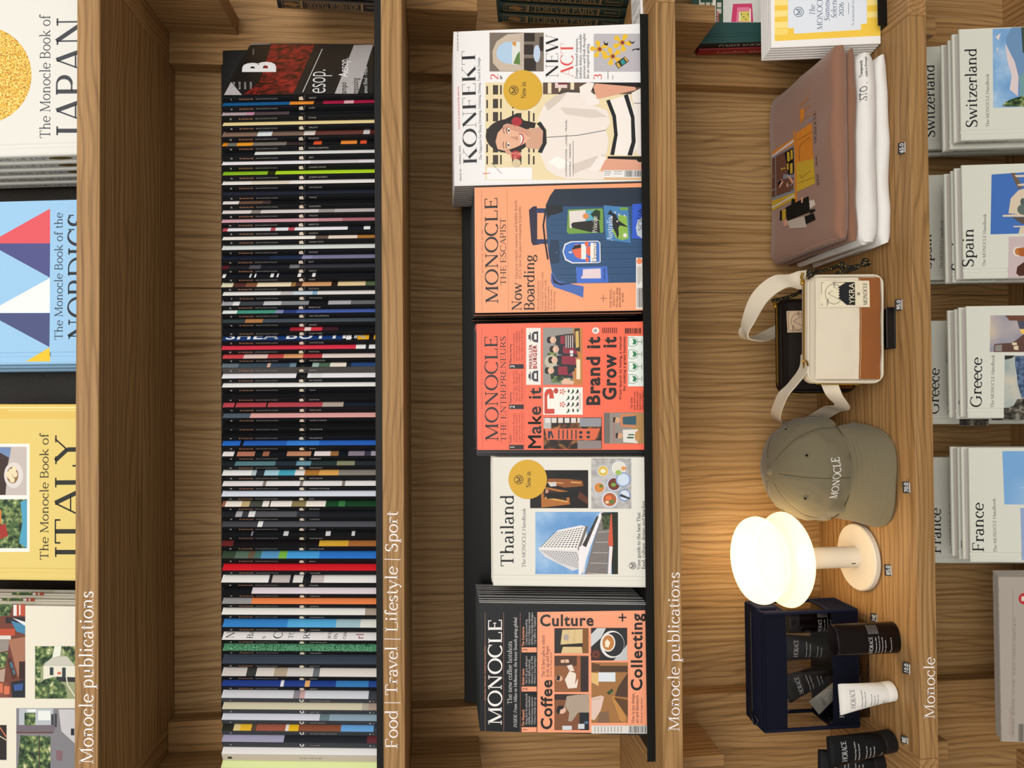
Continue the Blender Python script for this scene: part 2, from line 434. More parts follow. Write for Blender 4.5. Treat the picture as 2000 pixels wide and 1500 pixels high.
def sans_glyph(ch, bold):
    """outline of one letter of Blender's built-in sans alphabet"""
    k = (ch, bold)
    if k in _sans: return _sans[k]
    def ev(body):
        c = bpy.data.curves.new('t', 'FONT'); c.body = body; c.resolution_u = 3; c.offset = 0 if body.strip('|') in 'MKkRNWVXA' else bold
        o = bpy.data.objects.new('t', c); COL.objects.link(o)
        bpy.context.view_layer.update()
        e = o.evaluated_get(bpy.context.evaluated_depsgraph_get()); me = e.to_mesh()
        vs = [(v.co.x, v.co.y) for v in me.vertices]; fs = [list(p.vertices) for p in me.polygons]
        e.to_mesh_clear(); bpy.data.objects.remove(o); bpy.data.curves.remove(c)
        return vs, fs
    if 'cap' not in _sans: _sans['cap'] = max(y for _, y in ev('H')[0])
    cap = _sans['cap']
    vs, fs = ev(ch) if ch != ' ' else ([], [])
    a = max([x for x, _ in ev('|'+ch+'|')[0]]); b = max([x for x, _ in ev('||')[0]])
    w = (a-b)/cap*700
    polys = [[(vs[i][0]/cap*700, vs[i][1]/cap*700) for i in f] for f in fs]
    if bold > 0 and ch in 'MKkRNWVXA':        # heavier weights: the outline set several times, slightly shifted
        b = bold/cap*700; n = 4
        polys = [[(x+b*math.cos(2*math.pi*j/n), y+b*math.sin(2*math.pi*j/n)) for x, y in q] for j in range(n) for q in polys]+polys
    _sans[k] = (w+bold*900, polys)
    return _sans[k]
def layout(text, font='s', weight=95, thin=30, seg=8, bold=0.0, space=0):
    x = 0; out = []
    for ch in text:
        w, polys = serif_glyph(ch, weight, thin, seg) if font == 's' else sans_glyph(ch, bold)
        out += [[(px+x, py) for px, py in p] for p in polys]
        x += w+space
    return x-space, out

class Pr:
    """prints flat inks on a face of a thing: L = the face's frame inside the thing (x right, y into it, z up), world = the thing's pose.
    vx, vy, vs: the photograph crop the coordinates were read from"""
    def __init__(s, mb, world, L=None, y0=0.0, view=(0, 0, 1), warp=None, rough=.42, spec=.3):
        s.mb = mb; s.L = L or Matrix.Identity(4); s.inv = (world @ s.L).inverted(); s.y0 = y0; s.layer = 1
        s.v = view; s.warp = warp; s.rough = rough; s.spec = spec; s.clip = None
    def uv(s, x, y):
        x = s.v[0]+x/s.v[2]; y = s.v[1]+y/s.v[2]
        o = s.inv @ CAM_POS; d = s.inv.to_3x3() @ ray(x, y)
        t = (s.y0-o.y)/d.y
        return (o.x+d.x*t, o.z+d.z*t)
    def ink(s, c): return mat(c, s.rough, s.spec) if isinstance(c, str) else c
    def put(s, pts, c):
        y = s.y0-s.layer*8e-6
        if s.clip:
            a, b, e, f = s.clip
            pts = [(min(max(u, a), b), min(max(v, e), f)) for u, v in pts]
        if s.warp: p3 = [s.warp(u, v, s.layer) for u, v in pts]
        else: p3 = [(u, y, v) for u, v in pts]
        s.mb.face(p3, s.ink(c), s.L)
    def poly(s, pts, c, up=1):
        s.put([s.uv(*p) for p in pts], c); s.layer += up
    def rect(s, x0, y0, x1, y1, c, up=1): s.poly([(x0, y0), (x1, y0), (x1, y1), (x0, y1)], c, up)
    def rects(s, c, *rs):
        for r in rs: s.rect(*r, c, 0)
        s.layer += 1
    def polys(s, c, *ps):
        for p in ps: s.poly(p, c, 0)
        s.layer += 1
    def ell(s, x, y, rx, ry, c, n=28, a0=0, a1=360, up=1):
        s.poly([(x+rx*math.cos(R(a0+(a1-a0)*i/n)), y+ry*math.sin(R(a0+(a1-a0)*i/n))) for i in range(n+(a1-a0 < 360))], c, up)
    def ring(s, x, y, rx, ry, w, c, n=32):
        for i in range(n):
            a, b = 2*math.pi*i/n, 2*math.pi*(i+1)/n
            s.poly([(x+rx*math.cos(a), y+ry*math.sin(a)), (x+rx*math.cos(b), y+ry*math.sin(b)), (x+(rx-w)*math.cos(b), y+(ry-w)*math.sin(b)), (x+(rx-w)*math.cos(a), y+(ry-w)*math.sin(a))], c, 0)
        s.layer += 1
    def line(s, pts, w, c):
        for (xa, ya), (xb, yb) in zip(pts, pts[1:]):
            l = math.hypot(xb-xa, yb-ya) or 1; nx, ny = -(yb-ya)/l*w/2, (xb-xa)/l*w/2
            s.poly([(xa+nx, ya+ny), (xb+nx, yb+ny), (xb-nx, yb-ny), (xa-nx, ya-ny)], c, 0)
        s.layer += 1
    def grad(s, x0, y0, x1, y1, cols, axis='x'):
        n = len(cols)
        for i, c in enumerate(cols):
            if axis == 'x': s.rect(x0+(x1-x0)*i/n, y0, x0+(x1-x0)*(i+1)/n, y1, c, 0)
            else: s.rect(x0, y0+(y1-y0)*i/n, x1, y0+(y1-y0)*(i+1)/n, c, 0)
        s.layer += 1
    def uvtext(s, text, p, right, up, c, **k):
        """p = start of the baseline; right, up = vectors per 1/700 of the cap height"""
        w, polys = layout(text, **k)
        for q in polys:
            s.put([(p[0]+right[0]*a+up[0]*b, p[1]+right[1]*a+up[1]*b) for a, b in q], c)
        s.layer += 1
    def text(s, text, xb, ya, yb, cap, c, slant=0, xe=None, **k):
        """baseline from (xb, ya) to (xe or xb, yb); cap = height of the capitals, all in crop pixels"""
        small = cap/s.v[2] < 6
        if k.get('font', 's') == 's' and 'seg' not in k: k['seg'] = 4 if small else 9
        w, _ = layout(text, **k)
        a = s.uv(xb, ya); b = s.uv(xb if xe is None else xe, yb if yb is not None else ya-10)
        t = s.uv(xb-cap, ya)
        if xe is not None:
            l = math.hypot(b[0]-a[0], b[1]-a[1]); h = math.hypot(t[0]-a[0], t[1]-a[1])
            upw = (-(b[1]-a[1])/l*h, (b[0]-a[0])/l*h)
        else: upw = (t[0]-a[0], t[1]-a[1])
        up = (upw[0]/700, upw[1]/700)
        if yb is None:
            l = math.hypot(b[0]-a[0], b[1]-a[1]); h = math.hypot(*upw)/700
            right = ((b[0]-a[0])/l*h, (b[1]-a[1])/l*h)
        else: right = ((b[0]-a[0])/w, (b[1]-a[1])/w)
        if slant: up = (up[0]+right[0]*slant, up[1]+right[1]*slant)
        s.uvtext(text, a, right, up, c, **k)
    def lines(s, rows, c, cap, **k):
        for t, xb, ya, yb in rows: s.text(t, xb, ya, yb, cap, c, **k); s.layer -= 1
        s.layer += 1
    def barcode(s, x0, y0, x1, y1, c='2a2a2a', n=26, seed=1):
        rnd = random.Random(seed); x = x0
        while x < x1:
            w = (x1-x0)/n*rnd.choice((.4, .6, 1.0))
            s.rect(x, y0, min(x+w, x1), y1, c, 0); x += w+(x1-x0)/n*rnd.choice((.35, .5, .8))
        s.layer += 1

# ------------------------------------------------------------------ the place: floor, wall, shelving
F_Y = 1.08                         # front of the shelves
POST_Y, PANEL_Y = 1.343, 1.3778    # posts stand proud of the back panels
TOPS = [2.04295, 1.60726, 1.17755, 0.74967, 0.3206]
TH = 0.0318
S1, S2, S3, S4, S5 = TOPS
XC = 0.015
oakx, oaky, oakz, oakzb = wood('x'), wood('y', 'c'), wood('z', 'b'), wood('z', 'a')
mb = MB(); mb.box(-3, 3, -3, 1.5, -.05, 0, mat('8d877d', .6, .3))
structure(mb.build('floor'))
mb = MB(); mb.box(-3, 3, 1.42, 1.5, 0, 3.3, mat('b9b2a6', .8))
structure(mb.build('wall_back'))
WHITE_LETTER = mat('efe9ea', .6)
letters = {0: [('Monocle publications', (0, 1100, 3.75), 682, 1472, 203, 100)],
           1: [('Food | Travel | Lifestyle | Sport', (730, 960, 2.776), 129, 1394, 105, 66)],
           2: [('Monocle publications', (1240, 1060, 3.41), 297, 1258, 195, 76)],
           3: [('Monocle', (1720, 1120, 3.946), 417, 1122, 645, 83)], 4: []}
slab = ['highest oak shelf, lettered Monocle publications, carrying the country books', 'oak shelf lettered Food, Travel, Lifestyle, Sport under the row of spines', 'oak shelf lettered Monocle publications under the front facing magazines', 'oak shelf lettered Monocle carrying the lamp, cap and shirts', 'lowest oak shelf under the white handbooks, out of sight below them']
for k, top in enumerate(TOPS):
    sh_t = thing('shelf', slab[k], 'shelf', Matrix.Translation((0, F_Y, top-TH)), 'oak shelves')
    inv_ = sh_t.matrix_basis.inverted()
    for s in (-1, 1):
        mb = MB(); a, b = XC+s*.655, XC+s*.688
        mb.cbox(min(a, b), max(a, b), 1.22, POST_Y-.0004, top-TH-.124, top-TH-.0001, oakzb, .001, 1)
        mb.build('bracket', sh_t, matrix=inv_)
    mb = MB()
    mb.cbox(XC-.608, XC+.608, F_Y, PANEL_Y-.0004, top-TH, top, oakx, .0008, 1)
    for s in (-1, 1):
        a, b = XC+s*.6083, XC+s*1.6
        mb.cbox(min(a, b), max(a, b), F_Y, PANEL_Y-.0004, top-TH, top, oaky, .0008, 1)
    pr = Pr(mb, Matrix.Identity(4), y0=F_Y)
    for t, v, xb, ya, yb, cap in letters[k]:
        pr.v = v; pr.text(t, xb, ya, yb, cap, WHITE_LETTER, weight=76, thin=34, seg=12)
    mb.build('board', sh_t, matrix=inv_)
mb = MB()
for a, b in ((XC-1.6, .2052), (.2066, XC+1.6)):
    mb.box(a, b, PANEL_Y, PANEL_Y+.02, .02, 2.9, oakz)
mb.box(.2052, .2066, PANEL_Y+.003, PANEL_Y+.02, .02, 2.9, mat('1c140c'))
structure(mb.build('wall_back.001'))
n_tr = 0
for s in (-1, 1):
    for i, top in enumerate([2.9]+TOPS):
        nxt = TOPS[i]+.0003 if i < 5 else .02
        zt = top-TH-.0003 if i else top
        mb = MB(); a, b = XC+s*.599, XC+s*.745; n_tr += 1
        mb.cbox(min(a, b), max(a, b), POST_Y, PANEL_Y-.0004, nxt, zt, oakzb, .001, 1)
        structure(mb.build('trim_%d' % n_tr))

# black metal display trays: lip in front, leaning back plate behind
TRAY = mat('090a08', .5, .25)
def tray(name, label, x0, x1, z, lip_y, lip_h, base_y, h, lean, plate=None, pm=None):
    t = thing(name, label, 'display tray', Matrix.Translation(((x0+x1)/2, lip_y, z)), 'black metal display trays')
    inv = t.matrix_basis.inverted()
    mb = MB(); mb.box(x0, x1, lip_y, base_y+.004, z+.0002, z+.0018, TRAY)
    mb.box(x0, x1, lip_y, lip_y+.002, z+.0018, z+lip_h, TRAY)
    mb.build('base', t, matrix=inv)
    a, b = plate or (x0, x1)
    mb = MB(); mb.cbox(a, b, 0, .003, 0, h, pm or TRAY, .0008, 1, T=tilt(0, base_y, z+.0019, lean))
    mb.build('back_plate', t, matrix=inv)
    return t
LEAN1, LEAN2 = 8, 10
tray('display_tray', 'long black metal tray holding the row of black spined magazines', -.73, .70, S2, 1.12, .0135, 1.300, .312, LEAN1, (-.638, .641))
tray('display_tray', 'black metal tray under the salmon and white front facing magazines', -.591, .6246, S3, 1.12, .0135, 1.288, .302, LEAN2, (-.575, .61))
refl_black = ramp_mat('black_painted_reflection', [(.5, '14110d'), (.66, '2a2118'), (.8, 'b08a50')], nscale=900, detail=3, rough=.3, spec=.5)  # reflections on plain black metal, painted in as brown and gold specks
tray('display_tray', 'black tray with painted reflections behind the large country books on the highest shelf', -.66, .66, S1, 1.12, .0135, 1.290, .34, LEAN2, pm=refl_black)
tray('display_tray', 'black metal tray under the yellow checked catalogues', .634, .90, S4, 1.134, .0165, 1.205, .09, LEAN2, (.765, .90))

# ------------------------------------------------------------------ books and magazines
def c_profile(W, T, t, hinge=0, rnd=.3):
    """plan outline of a cover wrapped round its pages: spine at x=0, front at y=0, open at x=W"""
    o = [(W, 0)]
    if hinge:
        o += [(hinge+.004, 0), (hinge+.002, .0013), (hinge-.002, .0013), (hinge-.004, 0)]
    r = min(T*rnd, .004)
    o += [(r, 0), (r*.3, r*.3), (0, r), (0, T-r), (r*.3, T-r*.3), (r, T)]
    if hinge:
        o += [(hinge-.004, T), (hinge-.002, T-.0013), (hinge+.002, T-.0013), (hinge+.004, T)]
    o += [(W, T), (W, T-t), (t, T-t), (t, t), (W, t)]
    return o
def bound(root, W, H, T, cover, t=.0006, hinge=0, pages=None, inset=.0008, spine=None):
    """cover (returned open for printing) and page block"""
    cm = MB()
    m = cover if not isinstance(cover, str) else mat(cover, .45)
    cm.prism(c_profile(W, T, t, hinge), 0, H, m)
    if spine:
        r = min(T*.3, .004)
        cm.box(-.0001, .0003, r*.5, T-r*.5, .0002, H-.0002, mat(spine, .5) if isinstance(spine, str) else spine)
    pm = MB(); pm.box(t*1.02+.0001, W-inset, t*1.05, T-t*1.05, inset, H-inset, pages or pages_mat())
    return cm, pm
def close(root, cm, pm, smooth=None):
    cm.build('cover', root, smooth=smooth); pm.build('pages', root)
def spine_frame(T): return Matrix(((0, 1, 0, 0), (-1, 0, 0, T), (0, 0, 1, 0), (0, 0, 0, 1)))

# ---- the row of black spined magazines on the second shelf
k_ = '0d0d10'
ROW = [  # spine text, edge where cover meets spine, far edge of the spine (photo rows), cover bands from the head down, what its cover edge shows
('AESOP', 184.5, 200, '', ''),
('LUSH', 204, 219, '1a5c96 42 e89030 57 2a1a20 63 a81f45 76 e8b0b8 82 a81f45 96 d8a0a0 100', 'blue, orange and crimson'),
('STAUB', 223, 236.6, 'b9a8ae 15 c890a8 20 55484c 42 14181c 96 e8d8a8 100', 'mauve grey turning black'),
('MIKAYO', 243, 255, 'f0dca0 100', 'plain pale yellow'),
('PENGUIN', 264.4, 276, '8a7060 22 e8eef2 31 806a5c 51 e0d8d0 58 6a4038 88 d8d0d0 92 5a2820 100', 'brown with small white panels'),
('INTELLIGENTSIA', 283, 295, 'e08a20 3 7a746c 9 f0a030 19 807870 40 3a3030 52 14161a 57 e05830 62 1a1a1c 74 f0903a 84 1a1a1c 86 e85838 90 14161a 100', 'grey and black with orange patches'),
('BIC', 301, 315.6, '14181c 20 e4e6e2 100', 'black then off white'),
('CANADA GOOSE', 320, 335, 'f2f0f4 55 d8d4d8 85 e8e4ea 100', 'white with faint grey, just above lime green'),
('JOSEPH JOSEPH', 340, 352, '8fbf2a 28 2a3010 33 b4dc2c 100', 'bright lime green'),
('HAVAIANAS', 359, 375, 'f4f0ea 18 e8dcc8 42 f6f2ee 100', 'cream with faint sand marks'),
('THULE', 380, 393, '262a36 100', 'dark slate blue'),
('GUINNESS', 397, 409, 'eae4e0 10 6a5040 25 4a3a3a 30 101216 100', 'short white end, brown and then black'),
('WILSON', 415.6, 428, 'e4dcdc 18 908884 24 dcd4d4 60 a09a98 70 c0b8b8 100', 'light grey with soft darker folds'),
('REPETTO', 433, 444, 'd8a8b4 60 c89098 75 b07078 100', 'dusty pink'),
('SUUNTO', 450, 461.6, 'c05060 3 f0f0f6 30 c05060 33 f0f0f6 41 c05060 45 f2f2f8 78 20222a 88 f0f0f4 92 1a1c22 100', 'white with thin red lines'),
('HANSA TOYS', 467, 478, 'f6f2ec 58 6a5a50 66 f0e0d0 84 b07838 100', 'cream ending in tan fur'),
('GOOGLE', 486.4, 499.4, 'dfe6e2 100', 'plain greenish white'),
('ECM', 506, 516.6, '1c2234 30 23304c 50 8c8cb0 56 7c7c9c 100', 'navy fading to lavender'),
('LEICA', 524, 533.6, '5a2028 4 24242a 17 55555c 24 24242a 42 77777c 48 3a3a42 100', 'charcoal with grey smudges'),
('NARS', 541, 551, 'f4f4f6 2 1a1c22 17 f0f0f2 18 1a1c22 20 f0f0f2 21 1a1c22 30 f0f0f2 32 1a1c22 34 f0f0f2 35 1a1c22 47 f0f0f2 49 1a1c22 56 f0f0f2 58 1a1c22 100', 'black with white letter strokes'),
('TSUTAYA', 559.4, 568.6, 'e4e0c0 7 5a3430 15 8a5a40 22 f0e0c0 43 a07848 46 50382c 50 d8a070 68 302018 72 e8d0a0 89 5a6a4a 95 3a3a34 100', 'warm cream and brown shelves'),
('PATAGONIA', 576, 588, 'f2f0ee 36 c8c4c4 44 d0dce8 56 88b0d0 59 e8e4e2 100', 'white with a small pale blue patch'),
('BREVILLE', 595.6, 605, 'a8a8ac 7 e8e8ea 11 44464a 26 c8c8cc 37 888c90 54 14161a 66 b0b0b4 80 6a6c70 100', 'polished grey metal'),
('SAN PELLEGRINO', 611.6, 622.4, 'e8f0ec 9 4a9a84 33 8890b8 38 30407c 46 4a60a8 100', 'sea green then blue pattern'),
('ROLEX', 629.6, 639.4, '3a4448 14 b88050 25 48525a 40 4a545c 100', 'steel grey with a copper glow'),
('STAR WARS', 646.4, 656, '14181c 42 a82838 51 f0d8d8 55 d83848 62 40202a 72 14181c 100', 'black with a glowing red middle'),
("L'OCCITANE", 664.4, 674.4, '1c3c74 75 14161c 77 f0f0f2 80 14161c 84 f0b020 91 14161c 94 f0b020 97 14161c 100', 'blue with big white capitals'),
('PANTONE', 682.4, 691.4, 'e03a50 83 f4f2f2 89 2a2c30 91 f2f0f2 100', 'coral red ending in white'),
('HAAGEN-DAZS', 699.6, 709, 'd04a50 13 e8c8c0 28 c04a4a 38 e0a070 50 b83a40 62 e8d8d0 100', 'red and cream blur'),
('SEOUL', 717, 729.4, '6a7a84 10 40505c 28 d8b0a0 30 3c4c60 42 708898 46 10141a 56 a0b8b0 60 506a58 67 f0e8d8 77 202830 80 2a4a7c 100', 'dark busy street and a grey brown spine'),
('MR PORTER', 738.4, 747.6, 'eeeef4 46 16171a 53 eeeef4 55 e0e4e4 62 f0eff4 100', 'white with a small black notch'),
('TALO', 756, 769, 'f4f4f2 100', 'clean bright white, next to an all black one'),
('BALMUDA', 775.6, 786, '16171a 100', 'plain black, just above brick pink'),
('PORTLAND', 795, 807, 'c04a54 7 16181a 8 b84650 27 181818 28 b84a54 62 b8a89c 75 1c222c 100', 'brick pink wall'),
('ACNE STUDIOS', 816, 827, '55606c 17 e4a8a4 100', 'slate blue then baby pink'),
('MOLESKINE', 833.6, 844, '101113 100', 'plain black, just below baby pink'),
('MOLESKINE', 851, 860.6, '0f1012 100', 'plain black, just above bright blue'),
('IKEA', 870.4, 882, '2a6cc8 11 14181c 13 2a60b8 40 3a80d8 60 2c64c0 100', 'bright blue'),
('MUSEPORT', 891, 901, 'f0e8e8 7 14181c 9 b87860 20 14181c 25 a06850 29 14181c 40 c08868 55 101418 57 e8dcdc 67 9a6a40 72 101820 78 8a8090 88 3a3a4a 92 a8a0b0 100', 'black with copper ornaments'),
('HOSHINOYA', 909.6, 918, '20262a 8 5a8088 33 28343c 46 6a98a8 55 2c3a3a 71 8a8a70 82 2a2e34 100', 'dark branches against pale teal'),
('INSTAGRAM', 929, 939.6, 'f0f0ee 18 b8c8cc 21 2a3238 26 a8d0e0 35 48a8c0 45 e8e4e2 51 b07838 60 e0a858 72 8a847c 100', 'white, turquoise and golden hair'),
('MAISON KITSUNE', 949.6, 959, 'e8e6e4 25 8a8078 27 eceae8 48 8a8078 50 e8e6e6 74 8a8078 76 eceaea 100', 'off white wall with grey joints'),
('DIA', 970, 978.6, 'e0e6f4 100', 'plain bluish white'),
('BANGKOK', 990, 998.6, 'a06850 2 f4ece0 12 c8b080 17 4a5048 25 f4ece4 29 5a5048 30 f4ece4 43 908058 52 f4ece0 64 1e4a2c 72 3a7a44 76 1c4428 100', 'white house and green trees'),
('G-SHOCK', 1010, 1018.4, '24262a 8 b0b0b4 12 404248 16 e8e8ea 20 5a5a60 46 33343a 60 202226 100', 'black watch with white glints'),
('VANS', 1029.6, 1038, '4a4a50 22 f0f0f2 25 55555c 100', 'mid grey with one small white mark'),
('MONTBLANC', 1047, 1056, '16181a 18 8a8a90 19 16181a 38 d0d0d4 41 16181a 64 d8d8dc 67 16181a 80 d0d0d4 82 16181a 100', 'black with narrow silver bars'),
('SOHO HOUSE', 1067.4, 1076.6, '6a2828 7 181416 60 d8a838 78 a86a38 100', 'black with amber at the foot'),
('BALI', 1091.4, 1101.6, '3a4a3a 8 5a7060 16 6a5a48 20 4a7068 24 5a98c8 35 7ab848 40 4aa0e0 60 3078d0 100', 'green rocks and blue pool water'),
('YOUTUBE', 1115, 1123.6, 'd8202c 100', 'solid bright red'),
('CHANEL', 1138.6, 1148, 'f0eeec 29 302c30 31 c8bcbc 42 2a2830 44 e8e4e2 50 1c2024 55 d0c4c4 63 f2f0ee 100', 'white with dark tweed marks'),
('TIFFANY', 1160.4, 1168.4, '16181c 18 e8dce4 95 16181c 100', 'black ended pale lilac'),
('ADIDAS', 1180.4, 1188, '9a9a9a 18 f08850 100', 'silver grey then bright orange'),
('LAMARZOCCO', 1201.6, 1209.6, 'f2f0ea 88 b0a090 100', 'ivory with a taupe foot'),
('LEMAIRE', 1226, 1235, '3a88d0 40 5ab0e4 70 a8c8d0 85 e8e8e0 100', 'sky blue fading to grey'),
('THE MACALLAN', 1251, 1258, 'ece8e8 100', 'white with scattered black and red letters'),
('HEINEKEN', 1272.4, 1279, '1c6a40 100', 'deep green'),
('SPOTIFY', 1298, 1305, '3a4250 100', 'slate grey, below the deep green one'),
('URBAN', 1322, 1329.6, 'd8d0cc 15 3a3c3c 21 e0d8d0 32 b8a890 40 d8d4d0 56 707478 60 e8e0d8 100', 'pale stone with a dark grey bracket'),
('URBAN', 1342, 1349, '28408c 36 e8e8f0 38 28408c 51 e8b070 54 24408c 70 3a80c0 90 2a4a90 100', 'royal blue with thin white lines'),
('c:SHANGHAI CHAIR', 1365, 1373, 'd8dae0 44 908c94 48 d0a8a8 51 d8dce4 90 40444c 100', 'pale grey broken by a black wedge'),
('c:ART 50', 1387, 1395, 'd8d0b4 86 b8b0a0 90 b09a90 100', 'speckled parchment'),
('c:LOUIS GHOST', 1408, 1416, 'd8dae6 60 6a8088 66 90a8b8 100', 'bluish white and a clear glass chair'),
('c:FAUTEUIL GRAND CONFORT', 1429, 1437, '2a2a24 7 e0c890 11 e8b830 18 5a4a3a 21 a05a48 39 e8e0d8 41 e8b820 47 8a5038 73 6aa8e0 93 3a4450 100', 'red brown, yellow and denim blue'),
('c:X CHAIR', 1451, 1461, 'a8a4c0 38 26282e 89 6a3038 100', 'lavender grey then black'),
('h:THE HOME', 1475, 1490.5, 'f2f0ee 100', 'white, with a thick beige spine'),
('h:B', 1502, 1517, 'dce8a8 100', 'pale yellow green'),
]
MAG_Y = 1.1365
def row_pose(xa, al): return pose(xa, MAG_Y, S2+.0022, LEAN1, al)
def lean_hit(x, y, Y0, Z0, lean):
    d = ray(x, y); s, c = math.sin(R(lean)), math.cos(R(lean))
    # t*dy - h s = Y0 ; t*dz - h c = Z0-CAM_Z
    det = -d.y*c + d.z*s
    t = (Y0*-c - (Z0-CAM_Z)*-s)/det; h = (d.y*(Z0-CAM_Z) - d.z*Y0)/det
    return d.x*t, h
green = ramp_mat('green_weave', [(.4, '0c4a28'), (.62, '7ac098')], nscale=700, detail=2)
N = len(ROW); xs = [lean_hit(600, r[1], MAG_Y, S2+.0022, LEAN1)[0] for r in ROW]
for i, (txt, ya, ye, bands, desc) in enumerate(ROW):
    f = i/(N-1); al = 45+12.5*f
    H = .2605 + random.uniform(-.0012, .0012); W = .172
    kind = txt[:2] if txt[1] == ':' else ''
    if kind: txt = txt[2:]
    if kind == 'h:': H += .0005
    hh = lean_hit(600, ya, MAG_Y, S2+.0022, LEAN1)[1]
    M = row_pose(xs[i], al)
    lo, hi = .002, .03
    for _ in range(30):
        T = (lo+hi)/2
        if pj(M @ Vector((0, T, hh)))[1] < ye: lo = T
        else: hi = T
    if i < N-1: T = min(T, .965*(xs[i]-xs[i+1])*math.sin(R(al+12.5/N)))
    sp = {'c:': '34373c', 'h:': 'b9afa0'}.get(kind, '45413f' if txt == 'SEOUL' else k_)
    if kind == 'h:' and txt == 'B': sp = 'c8d494'
    if i == 0: label = 'black magazine with dark red cover facing out at the end of the spine row'
    else: label = 'spine row magazine, cover edge %s' % desc
    o = thing('magazine', label, 'magazine', M, 'spine out magazines on the second shelf')
    cm, pm = bound(o, W, H, T, mat(sp, .6, .12), t=.0004, spine=None, pages=pages_mat())
    # visible part of the front cover
    p = Pr(cm, M, rough=.35)
    vis = W if i == 0 else min(W, .034)
    if bands:
        b = bands.split(); z = H
        for c, e in zip(b[::2], b[1::2]):
            z2 = H*(1-float(e)/100)
            cc = green if txt == 'HEINEKEN' else c
            p.put([(.0006, z), (vis, z), (vis, z2), (.0006, z2)], cc); z = z2
        p.layer += 1
    if txt == "L'OCCITANE":
        p.uvtext('SHEA BUTTER', (.0045, H-.004), (0, -H*.64/4600), (.018/700, 0), 'f2f2f4', font='n', bold=.02)
    if txt == 'THE MACALLAN':
        for q, (t, fr, cp, c) in enumerate((('N', .06, .012, k_), ('Ba', .18, .010, k_), ('s', .26, .008, k_), ('C', .36, .014, k_), ('TO', .43, .008, k_), ('RS', .53, .010, k_), ('acq', .66, .007, k_), ('its', .70, .007, k_), ('cas', .755, .007, k_), ('rl', .86, .011, '8a2030'))):
            p.uvtext(t, (.003, H*(1-fr)-.002), (cp/700, 0), (0, cp/700), c, seg=6)
    if txt == 'SPOTIFY':
        for q in range(5): p.put([(.004+q*.004, H-.002), (.0046+q*.004, H-.002), (.0046+q*.004, .002), (.004+q*.004, .002)], '59616e')
    if i == 0:   # the cover that faces out
        p.v = (400, 0, 4)
        p.poly([(140, 745), (360, 338), (1318, 345), (1315, 730)], '10181c')
        p.poly([(150, 742), (205, 640), (290, 742)], 'b9b4b8'); p.poly([(352, 350), (362, 340), (520, 342), (400, 400)], 'a8a4a8')
        red = ramp_mat('red_wet_glass', [(.34, '1a0608'), (.5, '6a1416'), (.66, 'a02420')], nscale=60, detail=6, dist=1, rough=.3)
        p.poly([(300, 738), (420, 520), (525, 345), (860, 350), (690, 735)], red)
        p.poly([(205, 640), (300, 500), (360, 350), (520, 345), (430, 640), (300, 742)], '0c1114')
        p.poly([(1015, 732), (1165, 352), (1315, 348), (1195, 732)], 'b8b4b4')
        p.layer += 1
        p.text('B', 540, 566, 474, 250, 'f4f4f6', font='n', bold=.05)
        p.text('esop.', 945, 732, 540, 175, 'e8ecee', font='n', bold=-.012)
        p.line([(765, 720), (918, 382)], 5, 'e8ecee')
        p.text('Aesop.', 1120, 602, 452, 80, 'f8f8fa', font='n')
        p.text('ampo', 1105, 732, 640, 50, '20262a', font='n', bold=.01); p.text('mpooing', 1200, 732, 610, 55, '20262a', font='n', bold=.01)
        p.text('amot Rind - Franki', 1270, 728, 520, 34, 'd0d4d4', font='n')
        for q, t in enumerate(('BRAND', 'BALANCE', 'DOCUMENTARY', 'MAGAZINE')):
            p.text(t, 235+q*44, 697, 640, 16, 'd8d8d8', font='n', bold=.01)
        p.text('MAGAZINE ISSUE', 385, 430, 380, 12, 'a8a8a8', font='n')
    # spine lettering, read from the head down
    q = Pr(cm, M, spine_frame(T), 0.0, rough=.5)
    cx = T/2
    def sp_text(t, fr0, fr1, cap, c, **k):
        w, _ = layout(t, **k)
        q.uvtext(t, (cx-cap/2, H*(1-fr0)), (0, -H*(fr1-fr0)/w), (cap/700, 0), c, **k)
    if kind == 'h:':
        if txt != 'B': sp_text('THE HOME', .47, .62, .0040, '3a352e', seg=6)
        q.uvtext('B', (cx-.0032, H*.943), (.0064/620, 0), (0, .0062/700), '1c1a18', font='n', bold=.09)
    else:
        big = 'C' if kind else 'B'
        sp_text(str(1+i*13 % 89) if not kind else str(7-(66-i) if i < 67 else 1), .047, .06, .0028, 'c9c3b8', font='n')
        if not kind:
            sp_text('BRAND. BALANCE.', .105, .193, .0021, 'b9825e', font='n', bold=.02)
            sp_text('BRAND DOCUMENTARY MAGAZINE', .208, .345, .0019, '8a8580', font='n')
        q.uvtext(big, (cx-.0034, H*.497), (.0068/640, 0), (0, .0064/700), 'd8c8b4' if not kind else 'd8d6d0', font='n', bold=.045)
        q.put([(cx-T*.42, H*.492), (cx-T*.42+.0006, H*.492), (cx+T*.42, H*.482), (cx+T*.42-.0006, H*.482)], 'b8a894'); q.layer += 1
        sp_text(txt, .54, .54+min(.0085*len(txt)+.005, .17), .0026, '9a958e', font='n')
        if kind:
            sp_text('B', .905, .915, .003, 'b8b6b0', font='n', bold=.05); sp_text('x', .925, .935, .003, 'b8b6b0', font='n')
    close(o, cm, pm)

